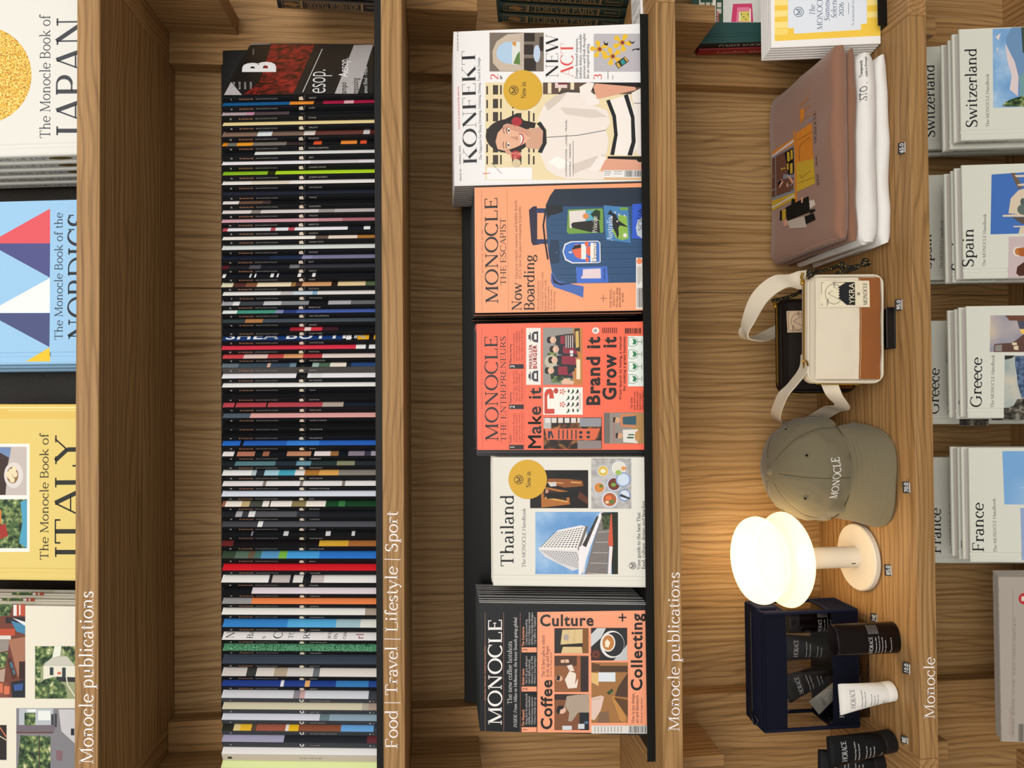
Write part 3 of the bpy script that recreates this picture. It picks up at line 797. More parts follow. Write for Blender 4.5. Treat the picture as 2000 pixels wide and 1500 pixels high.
def logo(p, x, y, r, c):
    p.ring(x, y, r, r, r*.13, c, 24)
    p.line([(x+.5*r, y+.52*r), (x-.5*r, y+.5*r), (x+.2*r, y), (x-.5*r, y-.5*r), (x+.5*r, y-.52*r)], r*.15, c)
    p.ring(x+.32*r, y, .34*r, .34*r, r*.13, c, 16)
def new_in(parent, M, p0, x, y, r):
    """round gold sticker with the emblem and the words New in"""
    m = MB(); p = Pr(m, M, y0=p0.y0, view=p0.v, rough=.5)
    p.layer = p0.layer+6
    p.ell(x, y, r, r*1.02, 'cfa22c', 48)
    logo(p, x-r*.46, y+2, r*.245, '1d1a12')
    p.text('New in', x+r*.16, y+r*.43, y-r*.42, r*.25, '1d1a12', weight=115, thin=50)
    o = m.build('sticker', parent); o['label'] = 'round gold sticker'
    return o
def stack(root, n, T, y_step, labels, group, jig=0):
    """more copies standing behind the front one"""
    root['group'] = group
    base = root.matrix_basis.copy()
    for k in range(1, n):
        M = Matrix.Translation((random.uniform(-jig, jig), k*y_step, 0)) @ base
        dup(root, M, labels(k))
ORD = ['first', 'second', 'third', 'fourth', 'fifth', 'sixth', 'seventh', 'eighth', 'ninth', 'tenth', 'eleventh', 'twelfth', 'thirteenth']
def nth(what): return lambda k: '%s copy from the front in the stack of %s' % (ORD[k], what)
C3 = 1/math.cos(R(LEAN2))
LX = S3+.0022
leaf = ramp_mat('foliage_print', [(.36, '1c2a18'), (.5, '46603a'), (.62, '8f9a5e'), (.72, 'd8d6b8')], nscale=130, detail=5)
skyp = ramp_mat('sky_print', [(.36, '5d8fc4'), (.55, '86aed6'), (.7, 'b9cfe2')], nscale=14, detail=5)
redh = ramp_mat('red_houses_print', [(.3, '2a1a18'), (.42, '6a2e22'), (.5, '9a4630'), (.56, 'b8927c'), (.64, '3a4a5c'), (.74, 'd8d0c4')], nscale=55, detail=4, dist=1.5)
room = ramp_mat('interior_print', [(.3, '2a2826'), (.44, '6a6460'), (.55, '9a948e'), (.66, '4a5a44'), (.76, 'd0ccc4')], nscale=45, detail=4, dist=1)
brown = ramp_mat('dark_room_print', [(.3, '120c0a'), (.48, '2c1a12'), (.6, '7a4a24'), (.72, 'b8824a')], nscale=70, detail=4, dist=1)
grey = ramp_mat('grey_print', [(.3, '2a2a2c'), (.5, '77757a'), (.7, 'c8c4c2')], nscale=80, detail=4)

# ---- white large format magazine, woman in a cream blouse on the cover
Mk = pose(.3545, 1.1365, LX, LEAN2)
kf = thing('magazine', 'large white fashion magazine with a smiling woman and gold sticker, front copy', 'magazine', Mk)
cm, pm = bound(kf, .263, .3195, .0112, 'e6e4e3', t=.0005, spine='8d8580')  # spines of a white magazine greyed: their shade is put into this colour
p = Pr(cm, Mk, view=(860, 30, 4.2864), rough=.35)
K = '15161a'; RD = 'dc4a44'
p.rect(376, 562, 1684, 1378, 'e0cfa6')
for xx in (385, 440, 470, 500, 600, 640, 735, 775):
    p.rects('3a3128', *[(xx, y0+((xx//5) % 3)*9, xx+ (40 if xx in (640, 440) else 14), y0+88) for y0 in (575, 690, 800, 930, 1060, 1160)])
p.rect(730, 562, 790, 800, 'e6d8b4'); p.rect(860, 562, 1690, 660, '5a463a'); p.rects('e0d2b0', (900, 565, 930, 655), (990, 562, 1010, 640), (1090, 562, 1120, 640))
p.rect(960, 565, 1062, 608, 'd9c4bc'); p.rect(985, 562, 1062, 580, '6a2430')
p.poly([(985, 660), (1010, 622), (1160, 622), (1180, 660), (1160, 700)], '4a4238')
p.poly([(1690, 562), (1290, 562), (1250, 600), (1290, 640), (1690, 600)], '17120f')
p.poly([(1400, 1180), (1690, 1180), (1690, 1270), (1400, 1230)], '17120f')
p.poly([(1340, 1240), (1400, 1215), (1690, 1230), (1690, 1378), (1345, 1378)], 'd6b284')
# hair, neck, face
p.ell(570, 1010, 190, 142, '211815', 36); p.poly([(520, 880), (640, 820), (700, 880), (800, 900), (790, 945), (700, 940), (600, 900)], '211815')
p.poly([(690, 960), (860, 930), (880, 1130), (720, 1110)], 'c99a80')
p.poly([(455, 1010), (480, 940), (560, 905), (650, 925), (720, 955), (752, 990), (745, 1030), (700, 1075), (620, 1110), (540, 1135), (480, 1120), (452, 1070)], 'dcaa8c')
p.poly([(560, 905), (650, 925), (740, 965), (752, 1000), (740, 1020), (690, 985), (600, 960), (500, 950)], 'c8927a')
p.poly([(436, 1030), (470, 925), (540, 895), (520, 940), (480, 985), (462, 1060), (480, 1120), (470, 1140), (440, 1100)], '211815')
for (ex, ey) in ((573, 965), (570, 1087)):
    p.ell(ex, ey, 10, 22, 'f0e6e0', 14); p.ell(ex, ey, 9, 10, '2a2a30', 12); p.line([(ex-16, ey-26), (ex-20, ey), (ex-14, ey+24)], 6, '3a2620'); p.line([(ex-42, ey-28), (ex-46, ey), (ex-36, ey+28)], 6, '6a4638')
p.poly([(575, 1018), (640, 1045), (640, 1015)], 'c48c74'); p.line([(640, 1012), (648, 1030), (640, 1048)], 5, '9a5e4c')
p.poly([(655, 985), (690, 995), (702, 1030), (690, 1070), (668, 1090), (680, 1030)], 'b0414a'); p.poly([(664, 996), (684, 1006), (690, 1030), (682, 1062), (670, 1078), (678, 1030)], 'f6efe9')
p.poly([(540, 1135), (580, 1128), (600, 1160), (560, 1165)], 'cf9a80')
# blouse
p.poly([(815, 870), (870, 745), (960, 675), (1060, 645), (1200, 650), (1240, 740), (1330, 770), (1400, 800), (1425, 900), (1385, 960), (1410, 1040), (1395, 1150), (1300, 1260), (1180, 1330), (1040, 1365), (960, 1340), (890, 1290), (850, 1200), (830, 1140), (890, 1080), (895, 960)], 'e4dad1')
p.poly([(870, 745), (960, 675), (1060, 650), (1000, 720), (900, 800)], 'cdbfb3'); p.poly([(1000, 770), (1300, 790), (1395, 850), (1250, 860), (1050, 830)], 'd2c6bb')
p.poly([(1100, 1250), (1300, 1180), (1380, 1160), (1300, 1250), (1120, 1330)], 'd0c3b8'); p.poly([(900, 1230), (980, 1180), (1100, 1240), (1000, 1290)], 'f0e9e2')
p.poly([(1165, 600), (1235, 562), (1290, 570), (1260, 640), (1330, 700), (1330, 745), (1250, 760), (1170, 660)], 'e8dfd8')
p.poly([(1280, 600), (1300, 570), (1630, 600), (1640, 625), (1310, 702)], 'd69c82')
p.poly([(1345, 1240), (1400, 1200), (1640, 1210), (1690, 1260), (1690, 1310), (1350, 1300)], 'd69c82')
p.poly([(1330, 1170), (1390, 1190), (1340, 1290), (1270, 1340), (1240, 1300)], 'e8dfd8'); p.poly([(1180, 1300), (1370, 1310), (1370, 1375), (1040, 1370)], 'e4dad1')
p.poly([(805, 905), (840, 890), (885, 960), (890, 1070), (850, 1155), (815, 1145), (855, 1070), (860, 970)], '1a191b')
p.line([(890, 1022), (1150, 1005), (1385, 962)], 5, '2a3a38')
p.poly([(1390, 720), (1580, 660), (1640, 850), (1650, 1100), (1610, 1175), (1430, 1170), (1480, 1000), (1450, 840)], 'eae2da')
p.poly([(1388, 715), (1418, 705), (1470, 840), (1485, 1000), (1455, 1172), (1422, 1168), (1455, 1000), (1440, 850)], '17171a')
p.poly([(1535, 670), (1570, 660), (1625, 850), (1635, 1060), (1605, 1175), (1565, 1172), (1600, 1060), (1595, 860)], '17171a')
p.poly([(1600, 650), (1690, 605), (1690, 1180), (1640, 1160), (1640, 900)], 'e6ded6'); p.line([(1620, 738), (1690, 735)], 5, '3a3a38')
for (ex, ey) in ((640, 890), (632, 1172)):
    p.polys('c8303c', *[[(ex, ey), (ex+48*math.cos(a), ey+42*math.sin(a)), (ex+40*math.cos(a+.28), ey+36*math.sin(a+.28))] for a in [q*.42 for q in range(15)]])
p.ell(637, 1238, 36, 34, 'cdbb96', 20)
# boxes and lettering
p.rect(390, 1274, 768, 1376, 'e9e7e6'); p.text('1', 415, 1335, 1312, 60, RD); p.text('LODE STAR', 520, 1325, 1325-95, 12, K, font='n', xe=432)
p.rect(1365, 1298, 1682, 1358, 'e4e2e0'); p.barcode(1540, 1300, 1680, 1352); p.rects('8a8a8a', (1370, 1305, 1430, 1311), (1370, 1320, 1430, 1325), (1370, 1335, 1420, 1340), (1450, 1305, 1525, 1311), (1450, 1325, 1520, 1330))
p.text('KONFEKT', 305, 1246, 288, 112, K, xe=290, weight=120, thin=14, seg=14)
p.text('The Magazine for Sharp Dressing, Drinking, Dining, Travel & Design.', 347, 1212, 345, 22, '5a5a5c', xe=331)
p.text('ISSUE 22  -  SPRING 2026', 176, 1386, 1092, 13, K, font='n', xe=168)
p.text('DESIGN & HORTICULTURE SPECIAL', 164, 955, 592, 13, RD, font='n', xe=156)
p.text('CH 18 | EU 18 | UK 18', 150, 302, 138, 11, K, font='n')
p.text('CONVERSATIONS - LOOKS - TRAVEL', 1060, 1350, 875, 14, '3a3a3c', font='n', bold=.01); p.text('HOSTING - FASHION', 1092, 1350, 1075, 14, '3a3a3c', font='n', bold=.01)
p.rect(1110, 1050, 1114, 1348, '6a6560')
p.rect(412, 146, 865, 470, '73685c'); p.poly([(436, 300), (470, 220), (560, 160), (700, 150), (700, 468), (500, 468), (440, 400)], 'bfae9c')
p.poly([(468, 315), (485, 262), (540, 225), (610, 220), (692, 225), (692, 415), (600, 412), (520, 395), (478, 360)], 'a9c4dc'); p.poly([(600, 222), (692, 226), (692, 415), (600, 410)], 'd6d8d4')
p.poly([(640, 330), (665, 300), (668, 415), (610, 405)], '5a7a3c'); p.poly([(600, 225), (635, 222), (632, 262), (606, 250)], 'c88a40'); p.rect(668, 160, 700, 440, 'b8a89a')
p.rects('2c211c', (700, 150, 790, 220), (700, 245, 780, 330), (700, 360, 800, 465), (830, 180, 862, 300)); p.ell(808, 322, 28, 72, 'b6c6dc', 24)
p.text('NEW', 985, 527, 158, 102, K, weight=110, thin=14, seg=12); p.text('ACT', 1110, 522, 230, 104, RD, weight=105, thin=12, seg=12)
for t, xb, ye in (('Design-forward sojourns,', 1150, 190), ('fashion debuts, remarkable', 1182, 158), ('interiors and fresh thoughts', 1213, 152), ('for an inspired spring.', 1244, 232)):
    p.text(t, xb, 531, ye, 22, '2a2a2c')
p.text('2', 486, 541, 490, 70, RD, thin=18); p.text('3', 1350, 541, 490, 70, RD, thin=18)
p.rects('5a5a5c', (500, 505, 508, 535), (512, 515, 518, 535), (1400, 470, 1404, 536), (1440, 505, 1444, 536))
p.rect(1284, 156, 1684, 470, 'b4afb4')
for (fx, fy, s) in ((1330, 285, 1.1), (1440, 345, 1.15), (1520, 230, 1.15)):
    p.polys('e0b52c', *[[(fx, fy), (fx+62*s*math.cos(a-.35), fy+58*s*math.sin(a-.35)), (fx+74*s*math.cos(a), fy+70*s*math.sin(a)), (fx+62*s*math.cos(a+.35), fy+58*s*math.sin(a+.35))] for a in [q*1.256+fx*.01 for q in range(5)]])
    p.ell(fx, fy, 26, 22, 'c8902a', 12); p.ell(fx+4, fy, 13, 15, '7a2c2c', 12)
p.poly([(1460, 405), (1545, 345), (1580, 385), (1490, 450)], '2a241c'); p.polys('c8a04a', [(1470, 407), (1488, 395), (1512, 430), (1492, 443)], [(1535, 357), (1548, 350), (1572, 385), (1560, 392)]); p.poly([(1505, 385), (1530, 365), (1552, 398), (1522, 420)], '2f8a86')
p.polys('2a2620', [(1575, 205), (1615, 240), (1630, 215), (1590, 235)], [(1600, 300), (1668, 275), (1665, 295), (1610, 285)], [(1365, 215), (1400, 255), (1405, 225), (1372, 250)])
kst = (690, 627, 163)
close(kf, cm, pm)
ks = new_in(kf, Mk, p, *kst)
stack(kf, 11, .0112, .0124, nth('white large format fashion magazines'), 'large white fashion magazines in a stack')

# ---- salmon magazine with the blue suitcase
Me = pose(.1385, 1.1365, LX, LEAN2)
es = thing('magazine', 'salmon magazine with a blue suitcase covered in travel stickers, front copy', 'magazine', Me)
cm, pm = bound(es, .2128, .2855, .0138, '101013', t=.0005)
p = Pr(cm, Me, view=(880, 340, 4.762), rough=.38)
p.put([(.0012, .0002), (.2127, .0002), (.2127, .2853), (.0012, .2853)], 'ee9c70'); p.layer += 1
p.line([(294, 1275), (292, 935)], 2, '5a3a2c'); p.line([(290, 500), (288, 145)], 2, '5a3a2c'); p.line([(540, 1275), (526, 145)], 2, '5a3a2c')
p.text('TRAVEL SPECIAL * ISSUE 4 * 2025/2026', 305, 925, 515, 15, '2a1a16', xe=300)
p.text('MONOCLE', 443, 1208, 215, 116, K, xe=434, weight=112, thin=44, seg=14)
p.text('THE ESCAPIST', 516, 1035, 405, 52, K, xe=512, weight=100, thin=44)
p.text('Now', 661, 1272, 1010, 92, K, weight=118, thin=46, seg=12); p.text('Boarding', 778, 1272, 748, 94, K, weight=118, thin=46, seg=12)
p.text('Discover remote outposts and hidden hotels', 625, 975, 242, 27, '3a2620', xe=618); p.text('PLUS: Meet the players reshaping hospitality', 660, 975, 298, 25, '3a2620', xe=654, slant=.2)
for t, xb, ye in (('Also neatly packed inside', 822, 990), ('Tourism wanted: A mayor\'s letter', 862, 910), ('Baghdad nights? Yes, really', 890, 980), ('Portugal\'s inn maker', 917, 1042), ('The loyalty rebels', 944, 1075), ('Dogs with wings', 972, 1090)):
    p.text(t, xb, 1271, ye, 18, '3a2620')
p.line([(836, 1271), (836, 990)], 2, '5a3a2c')
# handle
p.poly([(728, 335), (765, 302), (800, 298), (806, 330), (806, 632), (830, 655), (766, 663), (750, 630)], '241c38'); p.rects('27335e', (800, 318, 900, 362), (800, 606, 905, 650))
# body
p.poly([(940, 905), (905, 700), (888, 480), (885, 290), (925, 200), (968, 140), (1785, 122), (1785, 1008), (1040, 1018), (960, 985)], '284b70')
p.poly([(885, 290), (925, 200), (968, 140), (1785, 122), (1785, 300), (1000, 300), (900, 420)], '1a2838'); p.poly([(885, 290), (1040, 292), (1045, 350), (990, 372), (900, 390)], '14191f')
for i, yy in enumerate((430, 480, 555, 620, 690, 745, 800, 880, 940)):
    p.line([(930+(yy > 850)*60, yy), (1783, yy-12)], 9, '1f3c5c'); p.line([(930+(yy > 850)*60, yy+8), (1783, yy-4)], 3, '3a6288')
p.poly([(930, 612), (1000, 612), (1012, 655), (1012, 825), (935, 835), (912, 760)], '1d3350'); p.ell(985, 730, 5, 5, '6a8ab0', 10)
p.line([(885, 330), (862, 480), (880, 640), (905, 795)], 16, '17141a')
p.poly([(934, 930), (946, 910), (985, 985), (1100, 1018), (1238, 1045), (1232, 1150), (1150, 1115), (960, 1050), (932, 1000)], '4464ac'); p.poly([(940, 915), (970, 985), (1010, 1015), (1130, 1018), (1020, 1035), (955, 1010)], '17182c')
# stickers on the case
p.poly([(1092, 330), (1410, 320), (1418, 340), (1420, 545), (1100, 556), (1080, 540)], '6b9640'); p.poly([(1102, 345), (1255, 335), (1258, 495), (1108, 502)], 'd9cfca'); p.rect(1255, 338, 1330, 450, '58a0b4')
p.poly([(1120, 465), (1140, 450), (1380, 425), (1390, 545), (1300, 540), (1130, 500)], '20201c'); p.poly([(1300, 372), (1350, 330), (1390, 345), (1390, 430), (1330, 410)], '20301c'); p.ell(1257, 392, 29, 27, 'd2874e', 20)
p.text('Principe', 1362, 545, 392, 44, 'e8e6dc')
p.poly([(1424, 290), (1650, 312), (1675, 640), (1447, 612)], '4179ac'); p.poly([(1560, 375), (1640, 395), (1655, 600), (1600, 615), (1540, 600), (1500, 520), (1560, 480)], '84ad48'); p.rect(1575, 310, 1650, 335, '6a9a40')
p.poly([(1455, 375), (1492, 328), (1500, 358), (1540, 380), (1560, 430), (1640, 485), (1652, 496), (1575, 478), (1560, 500), (1565, 560), (1552, 606), (1540, 560), (1510, 500), (1490, 430), (1497, 380)], '14181c')
p.text('Australia', 1505, 620, 400, 52, 'dfe4ee'); p.polys('e8d8dc', *[[(x+8*math.cos(a), y+8*math.sin(a)) for a in [q for q in range(6)]] for x, y in ((1530, 357), (1498, 397), (1550, 440), (1617, 388), (1565, 378))]); p.poly([(1622, 570)]+[(1622+(26 if q % 2 else 13)*math.cos(q*.449), 570+(26 if q % 2 else 13)*math.sin(q*.449)) for q in range(15)], 'eadfe2')
p.poly([(1690, 280), (1785, 275), (1785, 605), (1685, 600)], '2c56c4'); p.poly([(1785, 400), (1740, 430), (1722, 500), (1735, 570), (1785, 602)], 'b9c2cc'); p.text('SOFIA', 1783, 530, 320, 42, '14161c', font='n', bold=-.01)
p.poly([(1040, 720), (1060, 650), (1120, 625), (1370, 620), (1392, 640), (1395, 818), (1370, 828), (1130, 832), (1065, 800)], 'e6e0dc'); p.poly([(1050, 722), (1070, 660), (1125, 634), (1370, 628), (1384, 645), (1386, 815), (1368, 820), (1135, 822), (1075, 790)], '3a6cc0')
p.poly([(1125, 705), (1160, 655), (1215, 655), (1218, 795), (1160, 770)], 'dd6448'); p.poly([(1125, 705), (1150, 665), (1210, 655), (1215, 685)], '1c1c26'); p.poly([(1090, 728), (1125, 718), (1125, 738)], 'e0e0d8')
p.rect(1215, 650, 1260, 792, 'dfe2dc'); p.ell(1290, 715, 32, 45, 'dd6448', 20); p.ell(1265, 650, 18, 26, 'dd6448', 14); p.ell(1270, 795, 16, 24, 'dd6448', 14); p.rect(1300, 640, 1355, 815, 'e6e0d8'); p.text('Florence', 1360, 822, 632, 42, '1c1c1c')
p.poly([(1165, 868), (1455, 858), (1467, 1008), (1175, 1015)], '3f6ac6'); p.poly([(1230, 885), (1395, 878), (1398, 970), (1215, 972), (1215, 950), (1228, 950)], 'dac8cc'); p.text('TANGIER', 1438, 995, 875, 17, '14161c', font='n', bold=.02)
p.line([(1420, 1190), (1420, 1120)], 3, '2a1a16'); p.line([(1390, 1155), (1455, 1155)], 3, '2a1a16')
for t, xb, ya, ye in (('OUR TRAVEL', 1497, 1245, 1065), ('WISH LIST', 1527, 1228, 1085), ('The stays, doing', 1555, 1245, 1055), ('spots and wheels', 1580, 1240, 1060), ('for 2026', 1608, 1192, 1105)): p.text(t, xb, ya, ye, 19, '3a2620')
p.rect(1724, 778, 1786, 1256, 'e4e0da'); p.barcode(1732, 1060, 1784, 1240, n=9); p.ell(1755, 810, 27, 30, 'ea8a60', 18); p.rects('8a8680', (1738, 860, 1744, 1020), (1752, 860, 1758, 1020), (1766, 860, 1772, 1000))
close(es, cm, pm)
stack(es, 9, .0138, .0146, nth('salmon suitcase magazines'), 'salmon suitcase magazines in a stack', .0015)

# ---- orange red magazine with the headline about making, branding and growing
Mn = pose(-.0915, 1.1365, LX, LEAN2)
en = thing('magazine', 'orange red business magazine with bold headlines and green glass drawings, front copy', 'magazine', Mn)
cm, pm = bound(en, .2128, .2835, .0125, '131013', t=.0005)
p = Pr(cm, Mn, view=(880, 600, 4.762), rough=.38)
p.put([(.0012, .0002), (.2127, .0002), (.2127, .2833), (.0012, .2833)], 'f0674a'); p.layer += 1
p.line([(298, 1322), (296, 960)], 2, '5a2018'); p.line([(290, 570), (287, 198)], 2, '5a2018'); p.line([(538, 1325), (530, 198)], 2, '5a2018'); p.line([(686, 1325), (684, 198)], 2, '5a2018')
p.text('BUSINESS SPECIAL * ISSUE 9 * 2025', 300, 948, 577, 15, '2a1412', xe=297)
p.text('MONOCLE', 443, 1250, 263, 117, K, xe=434, weight=112, thin=44, seg=14); p.text('THE ENTREPRENEURS', 517, 1252, 268, 50, K, xe=512, weight=100, thin=44)
for n_, y0, hd, he, rows in (('1', 1280, 'Toolkit', 1190, (('Czech aviation flies high', 990), ('Who killed the creatives?', 985), ('Close-to-home concerns', 990), ('Taiwan\'s mattress maven', 975))),
                             ('2', 905, 'Features', 790, (('Cote d\'Ivoire\'s big movers', 592), ('The new office-design rules', 583), ('How to sell the sunshine', 615), ('A three-word success story', 595))),
                             ('3', 530, 'Mexico Survey', 340, (('Ventures worth backing', 243), ('Arty terms in Guadalajara', 218), ('The e-mobility trailblazer', 222), ('Oaxaca steps up to the plate', 198)))):
    p.rect(545, y0, 680, y0+43, '17121a'); p.text(n_, 595, y0+36, y0+8, 46, 'e8e0d8', font='n')
    p.text(hd, 566, y0-10, he, 20, K, font='n', bold=.02)
    for q, (t, ye) in enumerate(rows): p.text('* '+t, 597+q*25, y0-10, ye, 19, '2a1412')
p.text('Make it', 840, 1322, 745, 126, '16110f', font='n', bold=.02)
p.rect(703, 193, 838, 722, 'e2ddd6'); p.text('MIKKELLER', 760, 573, 346, 32, 'a83a34', font='n', bold=.04, slant=-.05); p.text('BURGER', 802, 573, 352, 36, 'a83a34', font='n', bold=.05)
for yy in (275, 640):
    p.poly([(815, yy-52), (772, yy-46), (755, yy-22), (752, yy+22), (772, yy+48), (815, yy+54)], '3a3a44'); p.rects('e2ddd6', (778, yy-26, 800, yy+26)); p.rect(738, yy-40, 746, yy+40, '3a3a44'); p.rect(724, yy-18, 740, yy+22, '3a3a44')
# four cooks in red aprons behind a counter
p.rect(860, 190, 1226, 722, '8f8a84'); p.rect(1140, 190, 1226, 722, 'b8793c'); p.poly([(900, 430), (980, 400), (985, 480), (905, 470)], leaf); p.poly([(925, 620), (1010, 580), (1140, 680), (1120, 722), (940, 700)], leaf); p.ell(935, 505, 60, 60, 'b8b09c', 20)
for hx, hy, bx in ((925, 590, 1), (958, 492, 1), (970, 392, .9), (945, 305, 1)):
    p.poly([(hx+30, hy-40), (hx+30, hy+45), (hx+215, hy+75), (hx+190, hy-60)], '1c1f26'); p.poly([(hx+75, hy-36), (hx+75, hy+36), (hx+205, hy+45), (hx+205, hy-45)], '8a2438')
    p.ell(hx, hy, 38, 30, 'd8b096', 18); p.poly([(hx-42, hy-28), (hx-8, hy-32), (hx-22, hy), (hx-8, hy+32), (hx-42, hy+28), (hx-52, hy)], '1e1815'); p.line([(hx+16, hy-10), (hx+20, hy), (hx+16, hy+10)], 4, '9a5a50')
p.poly([(1060, 250), (1145, 245), (1150, 380), (1065, 385)], '3a2a2c'); p.rects('c8c0b8', *[(1070+q*20, 262, 1078+q*20, 378) for q in range(4)]); p.poly([(1150, 200), (1200, 195), (1205, 415), (1155, 400)], '2c2a26'); p.poly([(1160, 225), (1190, 220), (1195, 370), (1165, 380)], 'c8a860')
p.rect(1170, 485, 1205, 670, 'e8d4b4'); p.poly([(1085, 530), (1150, 548), (1155, 590), (1090, 630)], '1c1c20'); p.rects('d8d8d8', (1110, 402, 1140, 430), (1112, 436, 1138, 456))
p.poly([(1030, 690), (1060, 660), (1150, 690), (1140, 720), (1035, 715)], 'd8b096')
# poster with the letter P
p.rect(862, 745, 1228, 1000, 'e8e4dc'); p.poly([(872, 985), (872, 800), (890, 765), (930, 755), (955, 780), (962, 850), (920, 850), (915, 800), (898, 830), (900, 945), (965, 945), (967, 990), (880, 992)], 'c2402f'); p.ell(980, 778, 22, 26, 'b23a2c', 20)
for fx, fy in ((1040, 785), (1040, 905)): p.polys('c2402f', *[[(fx, fy), (fx+30*math.cos(a-.3), fy+28*math.sin(a-.3)), (fx+30*math.cos(a+.3), fy+28*math.sin(a+.3))] for a in [q*1.256 for q in range(5)]])
for r_ in range(4):
    for c_ in range(3):
        x, y = 1085+c_*42, 780+r_*60; p.poly([(x-14, y-28), (x+10, y-16), (x+2, y), (x+10, y+18), (x-14, y+30), (x+18, y+14), (x+22, y), (x+18, y-14)], '2f6a46' if (r_+c_) % 2 else '3a3038')
p.rects('a06a60', (1192, 785, 1196, 965), (1206, 800, 1210, 950))
p.text('Brand it', 1385, 917, 270, 128, '16110f', font='n', bold=.032); p.text('Grow it', 1536, 864, 270, 128, '16110f', font='n', bold=.032)
p.text('From launch to listing, a manual', 1588, 857, 272, 25, '1c1412', font='n', bold=.008); p.text('for making a great business', 1625, 780, 272, 25, '1c1412', font='n', bold=.008)
# shop front with an orange sign
p.rect(865, 1025, 1405, 1320, brown); p.rect(865, 1028, 935, 1130, 'b0aca8'); p.rects('d4cfca', *[(880+q*60, 1030, 925+q*60, 1075) for q in range(6)]); p.rect(1200, 1030, 1400, 1110, '8a8a90'); p.rect(1180, 1240, 1400, 1318, '857a78')
p.poly([(875, 1130), (1390, 1128), (1345, 1235), (895, 1232)], 'd4623f'); p.polys('232a3c', [(905, 1222), (905, 1155), (940, 1150), (960, 1215), (945, 1222), (930, 1175), (922, 1222)]); p.rects('2c2a34', *[(1000+q*40, 1140, 1012+q*40, 1225) for q in range(5)]); p.polys('2c2a34', *[[(1210+(q % 2)*70+18*math.cos(a), 1165+(q//2)*42+15*math.sin(a)) for a in [w*.7 for w in range(9)]] for q in range(4)])
p.rect(1648, 268, 1798, 736, 'dde4dc')
for q in range(4):
    y = 322+q*115
    p.polys('2f7a50', [(1690, y-30), (1715, y-24), (1735, y), (1715, y+26), (1690, y+22), (1700, y)]); p.line([(1655, y-40), (1700, y-42), (1735, y-24), (1742, y), (1735, y+26), (1700, y+44), (1655, y+40), (1655, y-40)], 4, '3a5a4a'); p.line([(1742, y), (1775, y)], 5, '3a5a4a'); p.line([(1778, y-26), (1778, y+26)], 4, '3a5a4a')
for q, (t, ya, ye) in enumerate((('"The deftly', 950, 835), ('done food court', 957, 785), ('tempting people', 957, 780), ('back to a quiet', 957, 800), ('corner of Tokyo', 955, 785))): p.text(t, 1690+q*26, ya, ye, 18, '2a1412', slant=.2)
p.rect(1425, 980, 1800, 1268, '8d847c'); p.rect(1425, 985, 1480, 1265, '6a625c'); p.rect(1690, 985, 1800, 1265, 'a8804c'); p.rects('b0544a', (1515, 990, 1520, 1262))
for hx, hy, c in ((1545, 1050, '2a5260'), (1570, 1195, 'd8d4cc')):
    p.poly([(hx+30, hy-55), (hx+35, hy+60), (hx+170, hy+70), (hx+170, hy-60)], 'c47a50' if hy < 1100 else c); p.poly([(hx+55, hy-30), (hx+55, hy+40), (hx+180, hy+45), (hx+180, hy-40)], c); p.ell(hx, hy, 34, 27, 'c99878', 16); p.poly([(hx-36, hy-24), (hx-10, hy-28), (hx-20, hy+26), (hx-36, hy+20)], '2a2420')
p.rects('2f5a3c', (1640, 1205, 1700, 1220), (1650, 1180, 1705, 1192)); p.ell(1735, 1200, 25, 50, 'b88a50', 16)
p.ell(1348, 218, 33, 30, 'e6e2da', 22); p.rects('3a2a28', (1330, 205, 1336, 232), (1342, 200, 1348, 236), (1354, 204, 1360, 232)); p.rects('6a2a22', *[(1410+q*18, 190, 1418+q*18, 242) for q in range(8)]); p.barcode(1620, 195, 1770, 245, '3a1a16', 16, 5)
close(en, cm, pm)
base = en.matrix_basis.copy(); en['group'] = 'orange red business magazines in a stack'
for k in range(1, 5): dup(en, Matrix.Translation((.002*(k % 3)-.002, .0148+k*.0136, 0)) @ base, nth('orange red business magazines')(k))
bk = thing('magazine', 'plain black covered magazine peeking out behind the orange red business magazine', 'magazine', pose(-.1013, 1.1503, LX, LEAN2))
cm, pm = bound(bk, .2128, .2835, .0125, mat('0b0b0d', .35, .3), t=.0005); close(bk, cm, pm)

# ---- white hardback handbook with the patterned tower
def handbook_base(root, W, H, T): return bound(root, W, H, T, mat('dedbd0', .55, .25, bump=.15, bscale=1500), t=.0028, hinge=.0155, inset=.004)
Mt = pose(-.3175, 1.1375, LX, LEAN2)
th = thing('handbook', 'white hardback handbook titled Thailand with a patterned tower and gold sticker', 'book', Mt)
cm, pm = handbook_base(th, .2145, .2575, .023)
p = Pr(cm, Mt, view=(880, 880, 4.762), rough=.5)
p.text('Thailand', 586, 1083, 408, 118, '1c1c22', weight=104, thin=46, seg=14); p.text('The MONOCLE Handbook', 697, 1088, 535, 32, '242428', weight=95, thin=48)
p.rect(788, 570, 1557, 1150, skyp)
p.poly([(815, 915), (1000, 740), (1215, 695), (1270, 710), (1250, 1005), (1150, 960)], 'e2dfdc'); p.poly([(815, 918), (880, 990), (1080, 1090), (1190, 1145), (1245, 1140), (1260, 1000), (1170, 930)], 'd2d0d2')
p.poly([(1180, 915), (1255, 700), (1280, 712), (1210, 900), (1250, 960), (1245, 1000)], '6f6a68')
def quadpt(q, a, b): return tuple((1-a)*(1-b)*q[0][i]+a*(1-b)*q[1][i]+a*b*q[2][i]+(1-a)*b*q[3][i] for i in (0, 1))
qa = [(822, 898), (1175, 905), (1240, 705), (960, 760)]
for i in range(11):
    for j in range(9):
        p.poly([quadpt(qa, (i+a)/11, (j+b)/9) for a, b in ((.2, .15), (.75, .15), (.9, .6), (.35, .6))], '35322f', 0)
p.layer += 1
